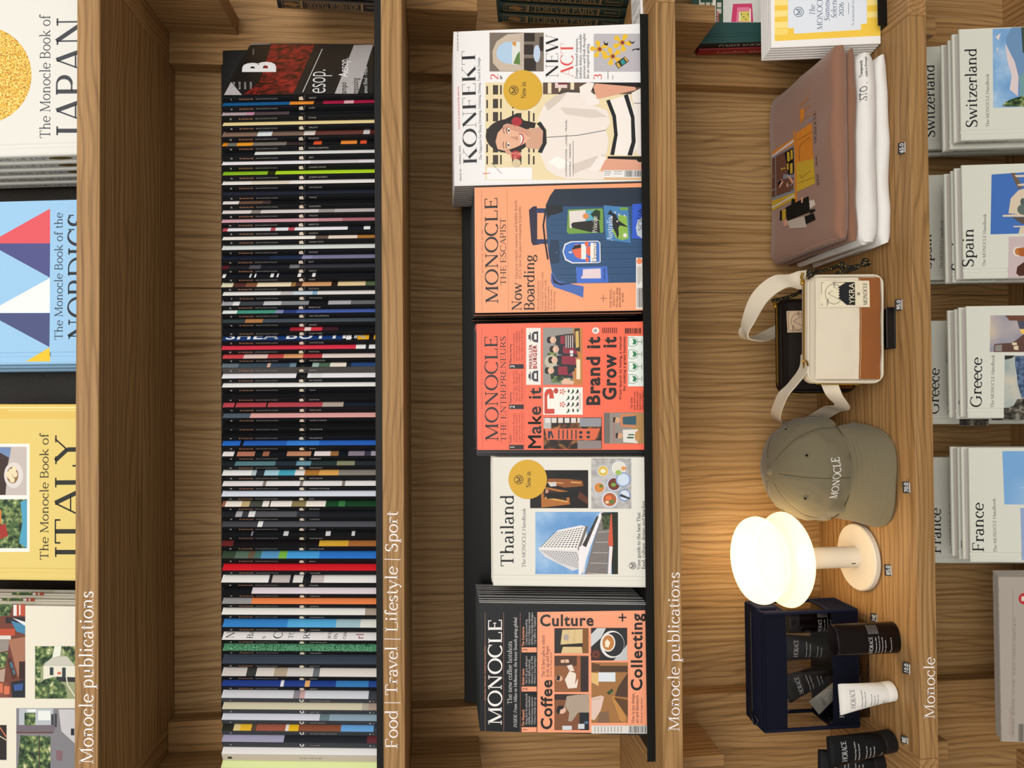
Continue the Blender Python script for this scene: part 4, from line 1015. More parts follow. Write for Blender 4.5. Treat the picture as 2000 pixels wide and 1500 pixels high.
qb = [(835, 928), (1175, 945), (1235, 1115), (1010, 1045)]
for i in range(13):
    for j in range(9): p.poly([quadpt(qb, (i+a)/13, (j+b)/9) for a, b in ((.15, .15), (.7, .15), (.75, .6), (.2, .6))], '4a4644', 0)
p.layer += 1
p.poly([(1040, 1150), (1190, 1100), (1240, 1150)], skyp)
p.poly([(1195, 900), (1215, 885), (1390, 575), (1420, 575), (1300, 900), (1215, 1150), (1190, 1150)], 'e8e2e4'); p.poly([(1225, 880), (1360, 610), (1380, 610), (1260, 900)], '3a3634')
p.poly([(1420, 572), (1495, 575), (1460, 1150), (1250, 1150), (1330, 840)], '77716e')
for q in range(6): p.line([(1270+q*26, 1140-q*95), (1460+q*4, 1150-q*100)], 4, 'c8c2c0')
p.polys('9a9490', *[[(1275+(i*29) % 170, 1120-i*9), (1281+(i*29) % 170, 1120-i*9), (1281+(i*29) % 170, 1126-i*9), (1275+(i*29) % 170, 1126-i*9)] for i in range(58)])
p.poly([(1490, 573), (1557, 573), (1557, 1150), (1500, 1150)], '1f2618'); p.poly([(1400, 580), (1490, 575), (1500, 720), (1420, 740)], ramp_mat('palm_print', [(.4, '1c2418'), (.6, '4a5a38')], nscale=160)); p.poly([(1465, 830), (1490, 590), (1500, 590), (1512, 885), (1470, 890)], 'c8563e'); p.poly([(1478, 890), (1508, 892), (1490, 1150), (1465, 1150)], 'e8dcd8')
p.rect(740, 182, 1280, 536, '171210'); p.poly([(840, 330), (1100, 380), (1110, 500), (845, 530)], 'a8672e'); p.poly([(860, 350), (1080, 400), (1080, 470), (870, 440)], '3a2012'); p.poly([(905, 260), (1100, 265), (1225, 280), (1235, 330), (1060, 345), (900, 300)], '8a5028'); p.polys('d8a058', [(900, 290), (1050, 300), (1050, 308), (900, 300)], [(1120, 288), (1215, 295), (1215, 305), (1120, 300)], [(880, 430), (1090, 470), (1088, 482), (880, 445)])
p.poly([(870, 400), (1020, 385), (1240, 370), (1260, 420), (1050, 440), (900, 450)], '101012'); p.ell(888, 378, 24, 20, 'b8886c', 16); p.poly([(866, 362), (885, 355), (880, 398), (866, 396)], '171210'); p.poly([(905, 300), (980, 290), (985, 330), (930, 335)], 'c8c4c0'); p.poly([(960, 190), (1275, 190), (1275, 250), (1000, 250)], '0c0a0a'); p.poly([(1200, 380), (1278, 440), (1278, 500), (1180, 440)], '5a3020')
p.rect(1308, 72, 1680, 540, ramp_mat('stone_print', [(.4, '9c9a98'), (.6, 'bcb9b6')], nscale=90))
for x, y, r, c1, c2 in ((1418, 190, 60, 'dcd8d0', 'd2b048'), (1565, 165, 74, 'e4e2de', 'd8d4c8'), (1382, 345, 62, 'd4d8e0', 'c8823c'), (1520, 312, 74, 'd0d4dc', '6a3426'), (1480, 455, 82, 'dcdcdc', 'a85c38'), (1640, 270, 70, '9fb4d4', 'c8d4e4'), (1625, 415, 58, '8fa8d0', 'd0d8e4')):
    x0 = min(x, 1675-r); p.ell(x0, y, r, r*.98, c1, 26); p.ring(x0, y, r*.96, r*.94, 4, '5a74a0', 26); p.ell(x0, y, r*.76, r*.76, c2, 24)
rr = random.Random(3)
for x, y, r, c in ((1418, 190, 26, 'e6e0c8'), (1610, 165, 24, 'd8924c'), (1560, 205, 30, '9ab45a'), (1400, 330, 18, '5a7a38'), (1515, 318, 24, '7a9a4a'), (1470, 440, 30, 'd8703a'), (1500, 475, 24, '5a7a3c'), (1455, 480, 18, 'e0c8a0')): p.ell(x, y, r, r*.8, c, 10)
p.poly([(1580, 400), (1670, 440), (1665, 455), (1570, 425)], '3a3c44')
logo(p, 1692, 1070, 33, '2c2c30')
p.text('Your guide to the best Thai', 1763, 1107, 576, 31, '242428', weight=95, thin=48); p.text('food, culture, design and beaches.', 1809, 1103, 458, 31, '242428', weight=95, thin=48)
close(th, cm, pm)
new_in(th, Mt, p, 717, 268, 179)
th['group'] = 'white handbooks beside the coffee magazine'
dup(th, Matrix.Translation((-.001, .0245, -.0)) @ th.matrix_basis, 'white hardback handbook standing directly behind the one titled Thailand')

# ---- black and salmon magazine about coffee
Mc = pose(-.5575, 1.1365, LX, LEAN2)
co = thing('magazine', 'black and salmon magazine with coffee photographs and white masthead, front copy', 'magazine', Mc)
cm, pm = bound(co, .2128, .2815, .0095, '0b0e13', t=.0003, pages=pages_mat('f6f5f3', 'd4d4d4', freq=500))
p = Pr(cm, Mc, view=(880, 1130, 4.055), rough=.28, spec=.5)
SA = 'ef9a74'
p.poly([(687, 265), (1541, 252), (1556, 1225), (687, 1218)], SA)
for x in (275, 421, 553): p.line([(x, 1212), (x-1, 270)], 2, 'b87a5e')
p.text('JUNE 2026 * ISSUE 194 * COFFEE & COLLECTING', 281, 965, 530, 14, 'c8906e')
p.text('MONOCLE', 405, 1162, 320, 106, 'ece8e6', weight=112, thin=44, seg=14)
p.text('The new coffee hotshots', 486, 995, 496, 36, 'd8d4d2', weight=75); p.text('INSIDE: From Milan to Melbourne, the buzzy brands going global.', 525, 1180, 303, 25, 'd8d4d2', slant=.2)
for n_, y0, hd, he, rows in (('1', 1177, 'The Dispatch', 1037, (('Bring back the photo booth', 910), ('Middle-power manifesto', 930), ('Poland\'s power pioneers', 937), ('Vienna\'s media start-up', 940))),
                             ('2', 855, 'Global views', 713, (('The UAE gets defensive', 612), ('Nato\'s Baltic bulwark', 640), ('Monocle\'s Class of 2026', 612), ('Mexico\'s best boutiques', 613))),
                             ('3', 545, 'The Concierge', 380, (('Costa Brava roadtrip', 322), ('Paris\'s Palladium makeover', 265), ('Striking matchbox designs', 268), ('Top tables in Thailand', 305)))):
    p.rect(563, y0, 681, y0+39, SA); p.text(n_, 607, y0+32, y0+8, 38, '14181e', font='n'); p.text(hd, 583, y0-9, he, 18, SA, font='n', bold=.02)
    for q, (t, ye) in enumerate(rows): p.text('* '+t, 608+q*22, y0-9, ye, 17, 'c8c4c2')
p.text('Coffee', 803, 1197, 795, 92, '15110f', font='n', bold=.028); p.text('Collecting', 1516, 890, 272, 92, '15110f', font='n', bold=.028)
a, b, t0 = p.uv(706, 375), p.uv(1140, 372), p.uv(706, 282)
w, _ = layout('Culture', font='n', bold=.028)
p.uvtext('Culture', a, ((b[0]-a[0])/w, (b[1]-a[1])/w), ((t0[0]-a[0])/700, (t0[1]-a[1])/700), '15110f', font='n', bold=.028)
p.rects('15110f', (1330, 302, 1392, 314), (1355, 276, 1367, 340))
for t, xb, ya, ye, c_ in (('The 25 best cafes in which', 746, 780, 446, 26), ('to sit, sip and linger', 778, 780, 533, 26), ('Savour our 28-page special', 800, 780, 585, 14)): p.text(t, xb, ya, ye, c_, '2a1a16', slant=.2*(c_ < 20))
for t, xb, ya, ye, c_ in (('How to buy design,', 1456, 1145, 903, 25), ('art and dinosaurs', 1488, 1145, 925, 25), ('Pick up our 15-page feature', 1518, 1145, 942, 14)): p.text(t, xb, ya, ye, c_, '2a1a16', slant=.2*(c_ < 20))
warm = '7a4a2c'
p.rect(822, 915, 1097, 1200, warm); p.rect(822, 915, 1097, 960, '2c1a14'); p.poly([(990, 915), (1097, 915), (1097, 960), (1000, 960)], '3a2418')
p.poly([(905, 1010), (920, 930), (1000, 920), (1097, 915), (1097, 1075), (1010, 1060), (960, 1130), (930, 1130), (940, 1060)], 'a59482'); p.ell(880, 1040, 34, 30, 'd8b098', 18); p.poly([(835, 1045), (850, 1008), (890, 1005), (900, 1025), (868, 1040), (862, 1072), (845, 1070)], '17120f'); p.rect(1020, 1060, 1097, 1200, '15161a'); p.rects('c8ccd0', (1010, 1150, 1060, 1190), (885, 1165, 960, 1198)); p.rects('4a6a8a', (1060, 1130, 1090, 1150))
p.rect(822, 610, 1092, 898, '8a5530'); p.rect(822, 612, 1000, 690, '4a2c1c'); p.polys('d8b090', [(870, 645), (900, 640), (905, 665), (875, 668)], [(905, 640), (935, 640), (940, 665), (910, 668)]); p.poly([(905, 800), (940, 735), (985, 745), (1010, 800), (1000, 865), (930, 870)], 'e4d6c8'); p.poly([(920, 690), (960, 680), (980, 730), (945, 735)], 'e0d0c4'); p.ell(860, 790, 28, 24, 'd0a084', 16); p.poly([(835, 800), (845, 765), (870, 772), (860, 810)], '1a1310'); p.poly([(1000, 615), (1030, 640), (1020, 760), (985, 840), (1000, 700)], '9a5a34'); p.rect(1030, 615, 1092, 895, '2c1a16')
p.rect(822, 393, 1092, 591, '17120e'); p.polys('d2b884', [(885, 405), (1045, 400), (1050, 510), (870, 522)], [(890, 540), (1040, 540), (1045, 590), (875, 590)]); p.polys('c89a68', [(930, 408), (935, 408), (930, 518), (925, 518)], [(980, 405), (985, 405), (980, 512), (975, 512)]); p.rect(1045, 395, 1092, 590, '7a4c1c'); p.ell(915, 465, 22, 26, 'a89a94', 14)
p.rect(1112, 390, 1398, 648, '16181a'); p.poly([(1112, 440), (1160, 392), (1230, 392), (1190, 470), (1112, 540)], 'c4c6c8'); p.poly([(1290, 648), (1370, 560), (1398, 520), (1398, 648)], 'b9bbbc'); p.ell(1280, 520, 96, 108, 'dcdad8', 30); p.ell(1290, 520, 84, 96, '1c1c1f', 30); p.ell(1248, 508, 56, 70, 'e2ded8', 28); p.ell(1248, 508, 46, 60, 'b87838', 28); p.poly([(1222, 500), (1240, 478), (1265, 505), (1250, 545), (1225, 540)], 'ecdcc4'); p.ell(1150, 600, 42, 40, '4a2014', 20); p.ring(1150, 600, 26, 24, 8, '7a3a24', 16)
p.rect(1115, 664, 1403, 1142, '9a6a38'); p.poly([(1115, 664), (1180, 680), (1180, 735), (1115, 740)], '5a3a20'); p.rect(1180, 690, 1403, 740, '4a2e1c'); p.rect(1170, 742, 1305, 815, 'd4dae0'); p.poly([(1115, 742), (1170, 750), (1172, 850), (1115, 820)], 'd8b070'); p.poly([(1115, 945), (1190, 925), (1215, 935), (1190, 1040), (1140, 1120), (1115, 1115)], 'd8bcae'); p.line([(1118, 960), (1195, 945)], 4, 'a8887a'); p.poly([(1275, 930), (1300, 930), (1390, 1100), (1380, 1142), (1340, 1120)], 'b8823e'); p.poly([(1290, 940), (1403, 960), (1403, 1100)], '5a3a1c'); p.poly([(1325, 860), (1403, 742), (1403, 940), (1300, 930)], '4a3020'); p.poly([(1235, 900), (1280, 870), (1290, 900), (1250, 920)], leaf); p.poly([(1180, 1060), (1250, 1050), (1260, 1140), (1160, 1142)], '7a5c44')
p.rect(1115, 1162, 1556, 1226, 'd4d0ca'); p.barcode(1410, 1166, 1550, 1220, '4a4a4c', 18, 3); p.rects('8a8680', *[(1140+q*26, 1170, 1146+q*26, 1215) for q in range(9)])
close(co, cm, pm)
stack(co, 11, .0095, .0112, nth('black and salmon coffee magazines'), 'coffee magazines in a stack', .001)

# ---- country books on the highest shelf
BX = S1+.0022
def country(x0, W, T, col, view, label, group, n, what, step=None):
    M = pose(x0, 1.145, BX, LEAN2)
    t = thing('hardback_book', label, 'book', M, group)
    cm, pm = bound(t, W, .335, T, mat(col, .55, .25, bump=.12, bscale=1400), t=.003, hinge=.016, inset=.004, pages=pages_mat('d8d2c4', '8d8577'))
    return t, M, cm, pm, Pr(cm, M, view=view, rough=.5)
t, M, cm, pm, p = country(.377, .262, .026, 'd8d6cf', (0, 0, 3), 'grey white hardback titled Japan with a gold disc on its cover, front copy', 'large Japan books in a stack', 5, '')
gold = ramp_mat('gold_foil', [(.35, '9a6a10'), (.5, 'dca82a'), (.66, 'f6e08a')], nscale=420, detail=3, rough=.35, spec=.6, bump=.5)
p.ell(-100, 440, 285, 285, gold, 64)
p.text('The Monocle Book of', 294, 812, 88, 60, '4a4c54', weight=92, thin=46, seg=12); p.text('JAPAN', 500, 812, 95, 170, '3c3e44', weight=108, thin=40, seg=14)
q = Pr(cm, M, spine_frame(.026), 0, rough=.6)
q.uvtext('The Monocle Book of JAPAN', (.009, .30), (0, -.25/13000), (.009/700, 0), '4a4a48', seg=5)
q.put([(.013+.006*math.cos(a), .05+.015+.02*math.sin(a)) for a in [w*.4 for w in range(16)]], '6a5418')
close(t, cm, pm)
for k in range(1, 5): dup(t, Matrix.Translation((-.002*k, k*.0275, 0)) @ M, nth('grey white Japan hardbacks')(k))
t, M, cm, pm, p = country(.053, .254, .030, '92bcdd', (0, 380, 3.75), 'light blue hardback titled Nordics with red, navy and white triangles, front copy', 'light blue Nordics books', 3, '')
p.poly([(367, 103), (367, 357), (-90, 358)], 'd2525a'); p.poly([(367, 357), (365, 608), (-90, 358)], '494c80'); p.poly([(365, 612), (365, 865), (-100, 868)], 'e6e3e0'); p.poly([(365, 868), (362, 1117), (-100, 868)], '454c76')
p.poly([(362, 1120), (368, 1222), (190, 1222)], 'e2b82a')
p.text('The Monocle Book of the', 458, 1066, 132, 58, '33404e', weight=92, thin=46, seg=12); p.text('NORDICS', 665, 1066, 128, 165, '23262c', weight=108, thin=40, seg=14)
close(t, cm, pm)
for k in range(1, 3): dup(t, Matrix.Translation((-.004*k, k*.031, 0)) @ M, nth('light blue Nordics hardbacks')(k))
t, M, cm, pm, p = country(-.279, .270, .030, 'd6bf70', (0, 740, 3.75), 'yellow hardback titled Italy with framed photographs on its cover', 'country books', 1, '')
p.rect(-60, 186, 556, 292, 'd4b55c'); p.rects('e6d494', (-20, 205, 556, 216), (60, 228, 556, 234))  # band and pale strips paint the glitter of shrink wrap at this edge
p.rect(-60, 475, 217, 1267, 'e4dfd8'); p.rect(-60, 497, 196, 852, 'b9afa8'); p.poly([(-60, 500), (80, 500), (60, 620), (40, 850), (-60, 850)], '3c2c2a'); p.poly([(-60, 500), (82, 500), (70, 580), (0, 540)], '6a80a8'); p.ell(100, 705, 70, 95, 'cfc8c4', 28); p.ell(92, 705, 42, 62, '8a6440', 22)
for x, y in ((80, 680), (105, 660), (75, 715), (110, 700), (90, 740), (60, 700)): p.ell(x, y, 18, 22, 'e0cda8', 12)
p.rect(-60, 882, 198, 1240, leaf); p.poly([(150, 900), (198, 885), (198, 1240), (140, 1200), (165, 1050)], '4a98b4'); p.poly([(-60, 1090), (40, 1060), (60, 1150), (-60, 1200)], '9a3028'); p.poly([(-60, 960), (10, 960), (10, 1060), (-60, 1080)], 'c87838')
p.text('The Monocle Book of', 354, 1328, 400, 60, '3a3828', weight=92, thin=46, seg=12); p.text('ITALY', 575, 1320, 415, 172, '23261f', weight=108, thin=40, seg=14)
close(t, cm, pm)
t, M, cm, pm, p = country(-.585, .268, .024, 'd9d3c2', (0, 1100, 3.75), 'cream hardback with pasted photographs of red houses, front copy', 'cream photograph books', 3, '')
p.rect(-60, 300, 185, 985, '6a3a2e'); p.poly([(-60, 300), (95, 300), (70, 380), (-60, 400)], leaf); p.rects('d6d4d0', (98, 305, 122, 385), (140, 305, 150, 380)); p.rects('b04a30', (122, 305, 140, 388), (150, 305, 182, 385), (-20, 480, 110, 530))
p.rect(40, 395, 185, 440, '2c2226'); p.poly([(80, 420), (185, 455), (185, 520), (120, 500)], '3f7a9c'); p.poly([(90, 400), (185, 430), (185, 460)], 'cfd4d6'); p.rects('cdc9c2', (-30, 530, 80, 558)); p.poly([(-60, 560), (70, 560), (60, 640), (-60, 660)], '8a8078'); p.poly([(60, 560), (185, 540), (185, 700), (135, 840)], '9a6a52'); p.poly([(-60, 660), (60, 650), (40, 760), (-60, 790)], leaf)
p.poly([(50, 700), (80, 690), (120, 840), (90, 850)], '4a2a20'); p.polys('3a6a80', [(70, 730), (88, 724), (100, 765), (84, 770)], [(90, 780), (104, 776), (112, 810), (98, 815)]); p.rect(140, 720, 185, 850, '35201c'); p.poly([(-60, 800), (40, 770), (30, 870), (-60, 860)], 'a89080'); p.rect(-60, 870, 60, 985, '7a4434'); p.rects('c86a4a', (0, 880, 20, 950), (30, 900, 70, 960)); p.poly([(80, 870), (185, 850), (185, 985), (90, 985)], '1e2228'); p.poly([(100, 890), (170, 880), (165, 930), (105, 935)], '33508a')
p.rect(257, 608, 550, 993, '8f9470'); p.poly([(257, 608), (400, 608), (380, 690), (300, 760), (290, 990), (257, 993)], leaf); p.poly([(440, 608), (550, 608), (550, 760), (490, 700)], leaf); p.poly([(400, 608), (450, 608), (440, 680), (385, 690)], 'd8dacb')
p.poly([(325, 735), (385, 690), (490, 680), (550, 750), (330, 752)], 'b9b8aa'); p.poly([(318, 752), (550, 752), (550, 835), (318, 850)], 'd6d2c0'); p.rects('2a3a3a', (365, 762, 392, 820), (455, 764, 482, 832)); p.text('B', 446, 815, 792, 26, 'c03a30', font='n', bold=.04); p.poly([(410, 830), (550, 835), (550, 870), (420, 868)], '2a2c2c'); p.poly([(290, 880), (330, 850), (400, 830), (480, 900), (500, 990), (290, 990)], leaf); p.line([(485, 820), (495, 890), (550, 975)], 8, 'd6d0b8')
p.rect(120, 1062, 550, 1510, '77757a'); p.rect(140, 1064, 390, 1190, 'a9b0b4'); p.rect(180, 1095, 260, 1185, leaf); p.rects('d8dcd8', (200, 1070, 265, 1090), (280, 1080, 370, 1150)); p.rects('3a3a40', (375, 1105, 395, 1190), (400, 1100, 418, 1200)); p.rect(120, 1185, 400, 1235, '6a6068'); p.poly([(430, 1070), (550, 1070), (550, 1320), (450, 1230)], 'b9b6b8'); p.poly([(150, 1260), (370, 1270), (370, 1510), (130, 1510)], leaf); p.line([(120, 1240), (390, 1240)], 10, '5a3a30'); p.line([(290, 1260), (290, 1510)], 8, '4a3a34'); p.rect(520, 1210, 545, 1260, '1c1c22'); p.poly([(410, 1370), (460, 1375), (455, 1450), (415, 1440)], '7a5a60')
p.rect(-60, 1185, 48, 1440, '23201f'); p.line([(0, 1200), (45, 1270)], 8, 'c86a4a'); p.line([(-10, 1260), (48, 1295)], 6, 'd8c8a8')
close(t, cm, pm)
for k in range(1, 3): dup(t, Matrix.Translation((.002*k, k*.026, 0)) @ M, nth('cream photograph hardbacks')(k))

# ------------------------------------------------------------------ dark gilt books standing at the ends of the shelves
def gilt(x, Yf, z, H, T, title, pub, tone, label, group, up=False, D=.17):
    """cloth bound book, spine to the front, gilt frame and lettering"""
    M = Matrix.Translation((x, Yf, z)) @ Matrix.Rotation(R(32), 4, 'Z')
    t = thing('hardback_book', label, 'book', M, group)
    # local x runs into the shelf, y across the spine to the left
    cm, pm = bound(t, D, H, T, mat(tone, .6, .3, bump=.15, bscale=1200), t=.003, hinge=.014, inset=.005, pages=pages_mat('d9d0b8', '8d8468'))
    q = Pr(cm, M, spine_frame(T), -.0001, rough=.45)
    g = mat('8a6a40', .4, .5, metal=.3)
    def fr(z0, z1, w=.0006, m=.0028):
        for a, b, c, d in ((m, T-m, z0, z0+w), (m, T-m, z1-w, z1), (m, m+w, z0, z1), (T-m-w, T-m, z0, z1)): q.put([(a, c), (b, c), (b, d), (a, d)], g)
    fr(.012, H-.008); fr(H*.80, H-.012, .0005, .0045); fr(H*.235, H*.75, .0004, .0045)
    for zz in (H*.77, H*.775, H*.785, H*.215, H*.222): q.put([(.003, zz), (T-.003, zz), (T-.003, zz+.0012), (.003, zz+.0012)], g)
    w, _ = layout(title, thin=40)
    a, b = (H*.73, H*.255) if not up else (H*.255, H*.73)
    sg = 1 if not up else -1
    q.uvtext(title, (T/2-sg*.0042, a), (0, (b-a)/w), (sg*.0084/700, 0), g, seg=6, thin=40)
    w, _ = layout(pub)
    a, b = (H*.18, H*.07) if not up else (H*.07, H*.18)
    q.uvtext(pub, (T/2-sg*.0018, a), (0, (b-a)/w), (sg*.0036/700, 0), g, seg=4)
    q.put([(T/2+.0035*math.cos(k*.7)*(1+.5*math.sin(3*k)), H*.87+.014*math.sin(k*.7)) for k in range(9)], '6a4a28')
    close(t, cm, pm, 35)
    return t
gx, gy = at(1208, 37, 1.262).x, 1.262
for k in range(4):
    gilt(gx+.0106*k, gy-.0168*k, S3+.0001, .233, .0186, 'FOREVER PARIS', 'Flammarion', '142019', '%s of the dark green gilt books titled Forever Paris, counted from the white fashion magazine' % ('first', 'second', 'third', 'fourth')[k], 'dark green gilt books', D=.075)
gx, gy = at(726, 5, 1.215).x, 1.215
for k in range(2):
    gilt(gx+.011*k, gy-.0174*k, S2+.0021, .182, .0195, 'MON PARIS DE TOUJOURS', 'Flammarion', '191310', ('dark brown gilt book titled Mon Paris de Toujours, nearest the red magazine cover', 'dark brown gilt book at the upper frame edge beside its twin')[k], 'dark brown gilt books', True, D=.10)

# leaflet lying flat before the green books
M = Matrix.Translation((.690, 1.1535, S3+.0001)) @ Matrix.Rotation(R(6), 4, 'Z')
lf = thing('leaflet', 'white printed leaflet lying flat before the dark green gilt books', 'leaflet', M)
mb = MB(); mb.cbox(-.062, .085, -.002, .052, 0, .004, mat('e6e4e2', .5), .0006, 1)
for k, (u, h_, t) in enumerate(((-.046, .010, 'Paris'), (-.028, .007, 'Portfolio'), (-.012, .012, 'DANS LES RUES'))):
    w, polys = layout(t, seg=5)
    for pl in polys: mb.face([(u+.008-b*h_/700, .004+a*.042/w, .00405) for a, b in pl], mat('2a2a2e'))
mb.build('sheet', lf)

# ------------------------------------------------------------------ storefront books, third bay
def shopfront(M, label, tone, sp, title, W, H, T):
    t = thing('hardback_book', label, 'book', M, 'storefront drawing books')
    cm, pm = bound(t, W, H, T, mat(tone, .55, .3), t=.003, hinge=.016, inset=.004)
    q = Pr(cm, M, spine_frame(T), -.0001)
    q.put([(.0004, .0005), (T-.0004, .0005), (T-.0004, H-.0005), (.0004, H-.0005)], sp); q.layer += 1
    w, _ = layout(title)
    q.uvtext(title, (T/2-.0042, H*.86), (0, -H*.52/w), (.0078/700, 0), 'd4d8d0' if sp != '8a1c1c' else 'd0a090', seg=7)
    return t, cm, pm
Hs = (1.0195-S4-.002)/math.cos(R(9))
xs0 = at(1440, 82, 1.285).x
t, cm, pm = shopfront(pose(xs0, 1.2565, S4+.002, 9), 'dark green hardback of Paris storefronts with a pink door on its cover', '1f4440', '0f1a16', 'PARIS SHOPFRONTS', .21, Hs, .018)
p = Pr(cm, pose(xs0, 1.2565, S4+.002, 9), view=(1320, 0, 4.167), rough=.4)
p.rect(128, -160, 730, 182, 'd0d2ca'); p.rect(128, -160, 385, 182, '2c4a3c')
p.rects('c8c2b0', *[(200+(q % 4)*45, 20+(q//4)*50, 235+(q % 4)*45, 60+(q//4)*50) for q in range(10)]); p.rects('b03a34', (270, 60, 285, 180), (335, 95, 350, 180)); p.rects('e4e0d4', (190, 0, 200, 182), (300, 0, 325, 182)); p.rects('20342c', (128, 40, 190, 180)); p.text('MON AMOUR', 345, 178, 70, 22, 'd8d0c4')
p.poly([(450, 180), (465, 32), (620, 28), (630, 180)], 'c83a68'); p.poly([(490, 180), (500, 60), (600, 58), (605, 180)], 'e07a98'); p.poly([(510, 175), (515, 95), (610, 92), (612, 178)], 'd8c860'); p.polys('4a6a3a', *[[(525+q*18, 110+(q % 3)*22), (540+q*18, 112+(q % 3)*22), (536+q*18, 128+(q % 3)*20)] for q in range(5)]); p.rects('f0e8e0', (600, 70, 610, 175), (515, 100, 525, 170)); p.polys('5a7a8a', [(690, 20), (720, 8), (720, 45)], [(690, 120), (715, 130), (700, 160)])
close(t, cm, pm)
t, cm, pm = shopfront(pose(xs0-.004, 1.2755, S4+.002, 9), 'red hardback of London storefronts behind the dark green one', '7a1a1a', '8a1c1c', 'London Shopfronts', .21, Hs*.985, .018)
close(t, cm, pm)

# ------------------------------------------------------------------ catalogues in the right hand tray
M = pose(.6105, 1.150, S4+.0022, LEAN2, 0)
ct = thing('catalogue', 'white summer catalogue with a yellow checked border, foremost of its pile', 'catalogue', M)
cm, pm = bound(ct, .15, .187, .0055, 'ebe8e4', t=.0003, pages=pages_mat('efedea', 'b8b4ae'))
p = Pr(cm, M, view=(1320, 0, 4.167), rough=.5)
p.poly([(804, -260), (1640, -260), (1666, 290), (804, 335)], 'efc648')
p.poly([(910, -260), (1555, -260), (1555, 192), (1506, 196), (1508, 242), (962, 275), (960, 228), (912, 230)], 'dde2ea')
for q in range(6): p.poly([(804, 200-q*92-20), (908, 196-q*92-20), (908, 245-q*92-20), (804, 250-q*92-20)], 'f6dd88', 0)
for q in range(5): p.poly([(1558, 96-q*100), (1640, 92-q*100), (1640, 140-q*100), (1558, 146-q*100)], 'f6dd88', 0)
p.layer += 1
p.poly([(804, 285), (910, 280), (912, 230), (804, 235)], 'f4d670')
logo(p, 1000, 97, 42, '5a6a84')
for t, xb, ya, ye, cp, sl in (('The', 1132, 130, 40, 44, .25), ('MONOCLE', 1193, 243, -60, 44, 0), ('Summer', 1250, 175, -40, 44, .25), ('Selects', 1308, 150, 3, 44, .25), ('2026', 1366, 132, 18, 40, 0), ('A seasonal wardrobe', 1450, 213, -120, 20, 0)): p.text(t, xb, ya, ye, cp, '4a5a74', slant=sl)
p.rect(1404, 22, 1408, 115, '6a7a90')
close(ct, cm, pm)
base = M.copy()
stepx = [-.0005, -.004, -.0085, -.0115, -.015, -.019]
stack_l = nth('yellow checked summer catalogues')
ct['group'] = 'summer catalogues in a pile'
for k in range(1, 6): dup(ct, Matrix.Translation((-.0012*k, k*.0064, 0)) @ base, stack_l(k))

# ------------------------------------------------------------------ folded shirts
def shirt(x0, x1, y0, y1, z0, z1, m, name_label, seed, hollow=True):
    """a shirt folded into a slab: rounded front fold, soft wrinkles, rolled open left end"""
    t = thing('folded_t_shirt', name_label, 't-shirt', Matrix.Translation(((x0+x1)/2, y0, z0)), 'folded shirts in a stack')
    inv = t.matrix_basis.inverted()
    mb = MB(); th = (z1-z0)
    zlo, zhi = z0, z1+(.006 if hollow == 'top' else 0)
    def slab(za, zb, xa, xb, ya, yb, sd):
        h = (zb-za)/2; zc = (za+zb)/2; nx = 34; rings = []
        sec = []
        for k in range(11): a = math.pi/2+math.pi*k/10; sec.append((ya+h*.9+h*.9*math.cos(a), h*math.sin(a)))     # round front fold
        for k in range(1, 9): sec.append((ya+h*.9+(yb-ya-h*1.6)*k/9, -h))
        for k in range(7): a = -math.pi/2+math.pi*k/6; sec.append((yb-h*.6+h*.6*math.cos(a), h*math.sin(a)))
        for k in range(1, 10): sec.append((yb-h*.6-(yb-ya-h*1.6)*k/10, h))
        for i in range(nx+1):
            f = i/nx; x = xa+(xb-xa)*f
            e = 1-max(0, 1-min(f, 1-f)*nx/2.2)**2*.45        # ends close in softly
            ring = []
            for (y, z) in sec:
                n = noise.noise((x*14+sd, y*11, z*30+sd))*.0055 + noise.noise((x*38, y*20+sd, z*60))*.0010
                front = max(0, 1-(y-ya)/.03)
                zz = zc+z*e+n*.55*(1 if z > 0 else .3)
                zz = min(max(zz, zlo), zhi)
                ring.append((x+noise.noise((y*25+sd, z*40, i*.01))*.004*(1 if i in (0, nx) else .3), y+n*front*.9, zz))
            rings.append(ring)
        mb.loft(rings, m, T=inv)
    slab(z0, z1, x0, x1, y0, y1, seed)
    # rolled hem at the open left end
    mb.tube([(x0+.003, y0+.012+(y1-y0-.02)*k/12, z0+th*.66+noise.noise((k*.6, seed, 0))*.002) for k in range(13)], th*.17, m, 10, T=inv)
    o = mb.build('cloth', t, 70)
    return t
brownc = mat('8a6450', .9, .1, bump=.5, bscale=1600, sheen=.3)
brownd = mat('84604c', .9, .1, bump=.5, bscale=1600, sheen=.3)
whitec = mat('dedbd6', .9, .1, bump=.5, bscale=1600, sheen=.2)
SHL = .262
shirt(SHL-.006, .580, 1.128, 1.362, S4+.0005, S4+.0215, whitec, 'white folded t-shirt at the bottom of the shirt stack', 3)
shirt(SHL-.004, .584, 1.127, 1.360, S4+.0220, S4+.0590, whitec, 'white folded t-shirt with black printed words on its fold', 11)
shirt(SHL-.002, .588, 1.1295, 1.360, S4+.0596, S4+.0785, brownd, 'plain brown folded t-shirt between the white ones and the printed one', 19)
top = shirt(SHL, .590, 1.120, 1.360, S4+.0790, S4+.1060, brownc, 'brown folded t-shirt with a printed yellow tram on top of the stack', 27, 'top')
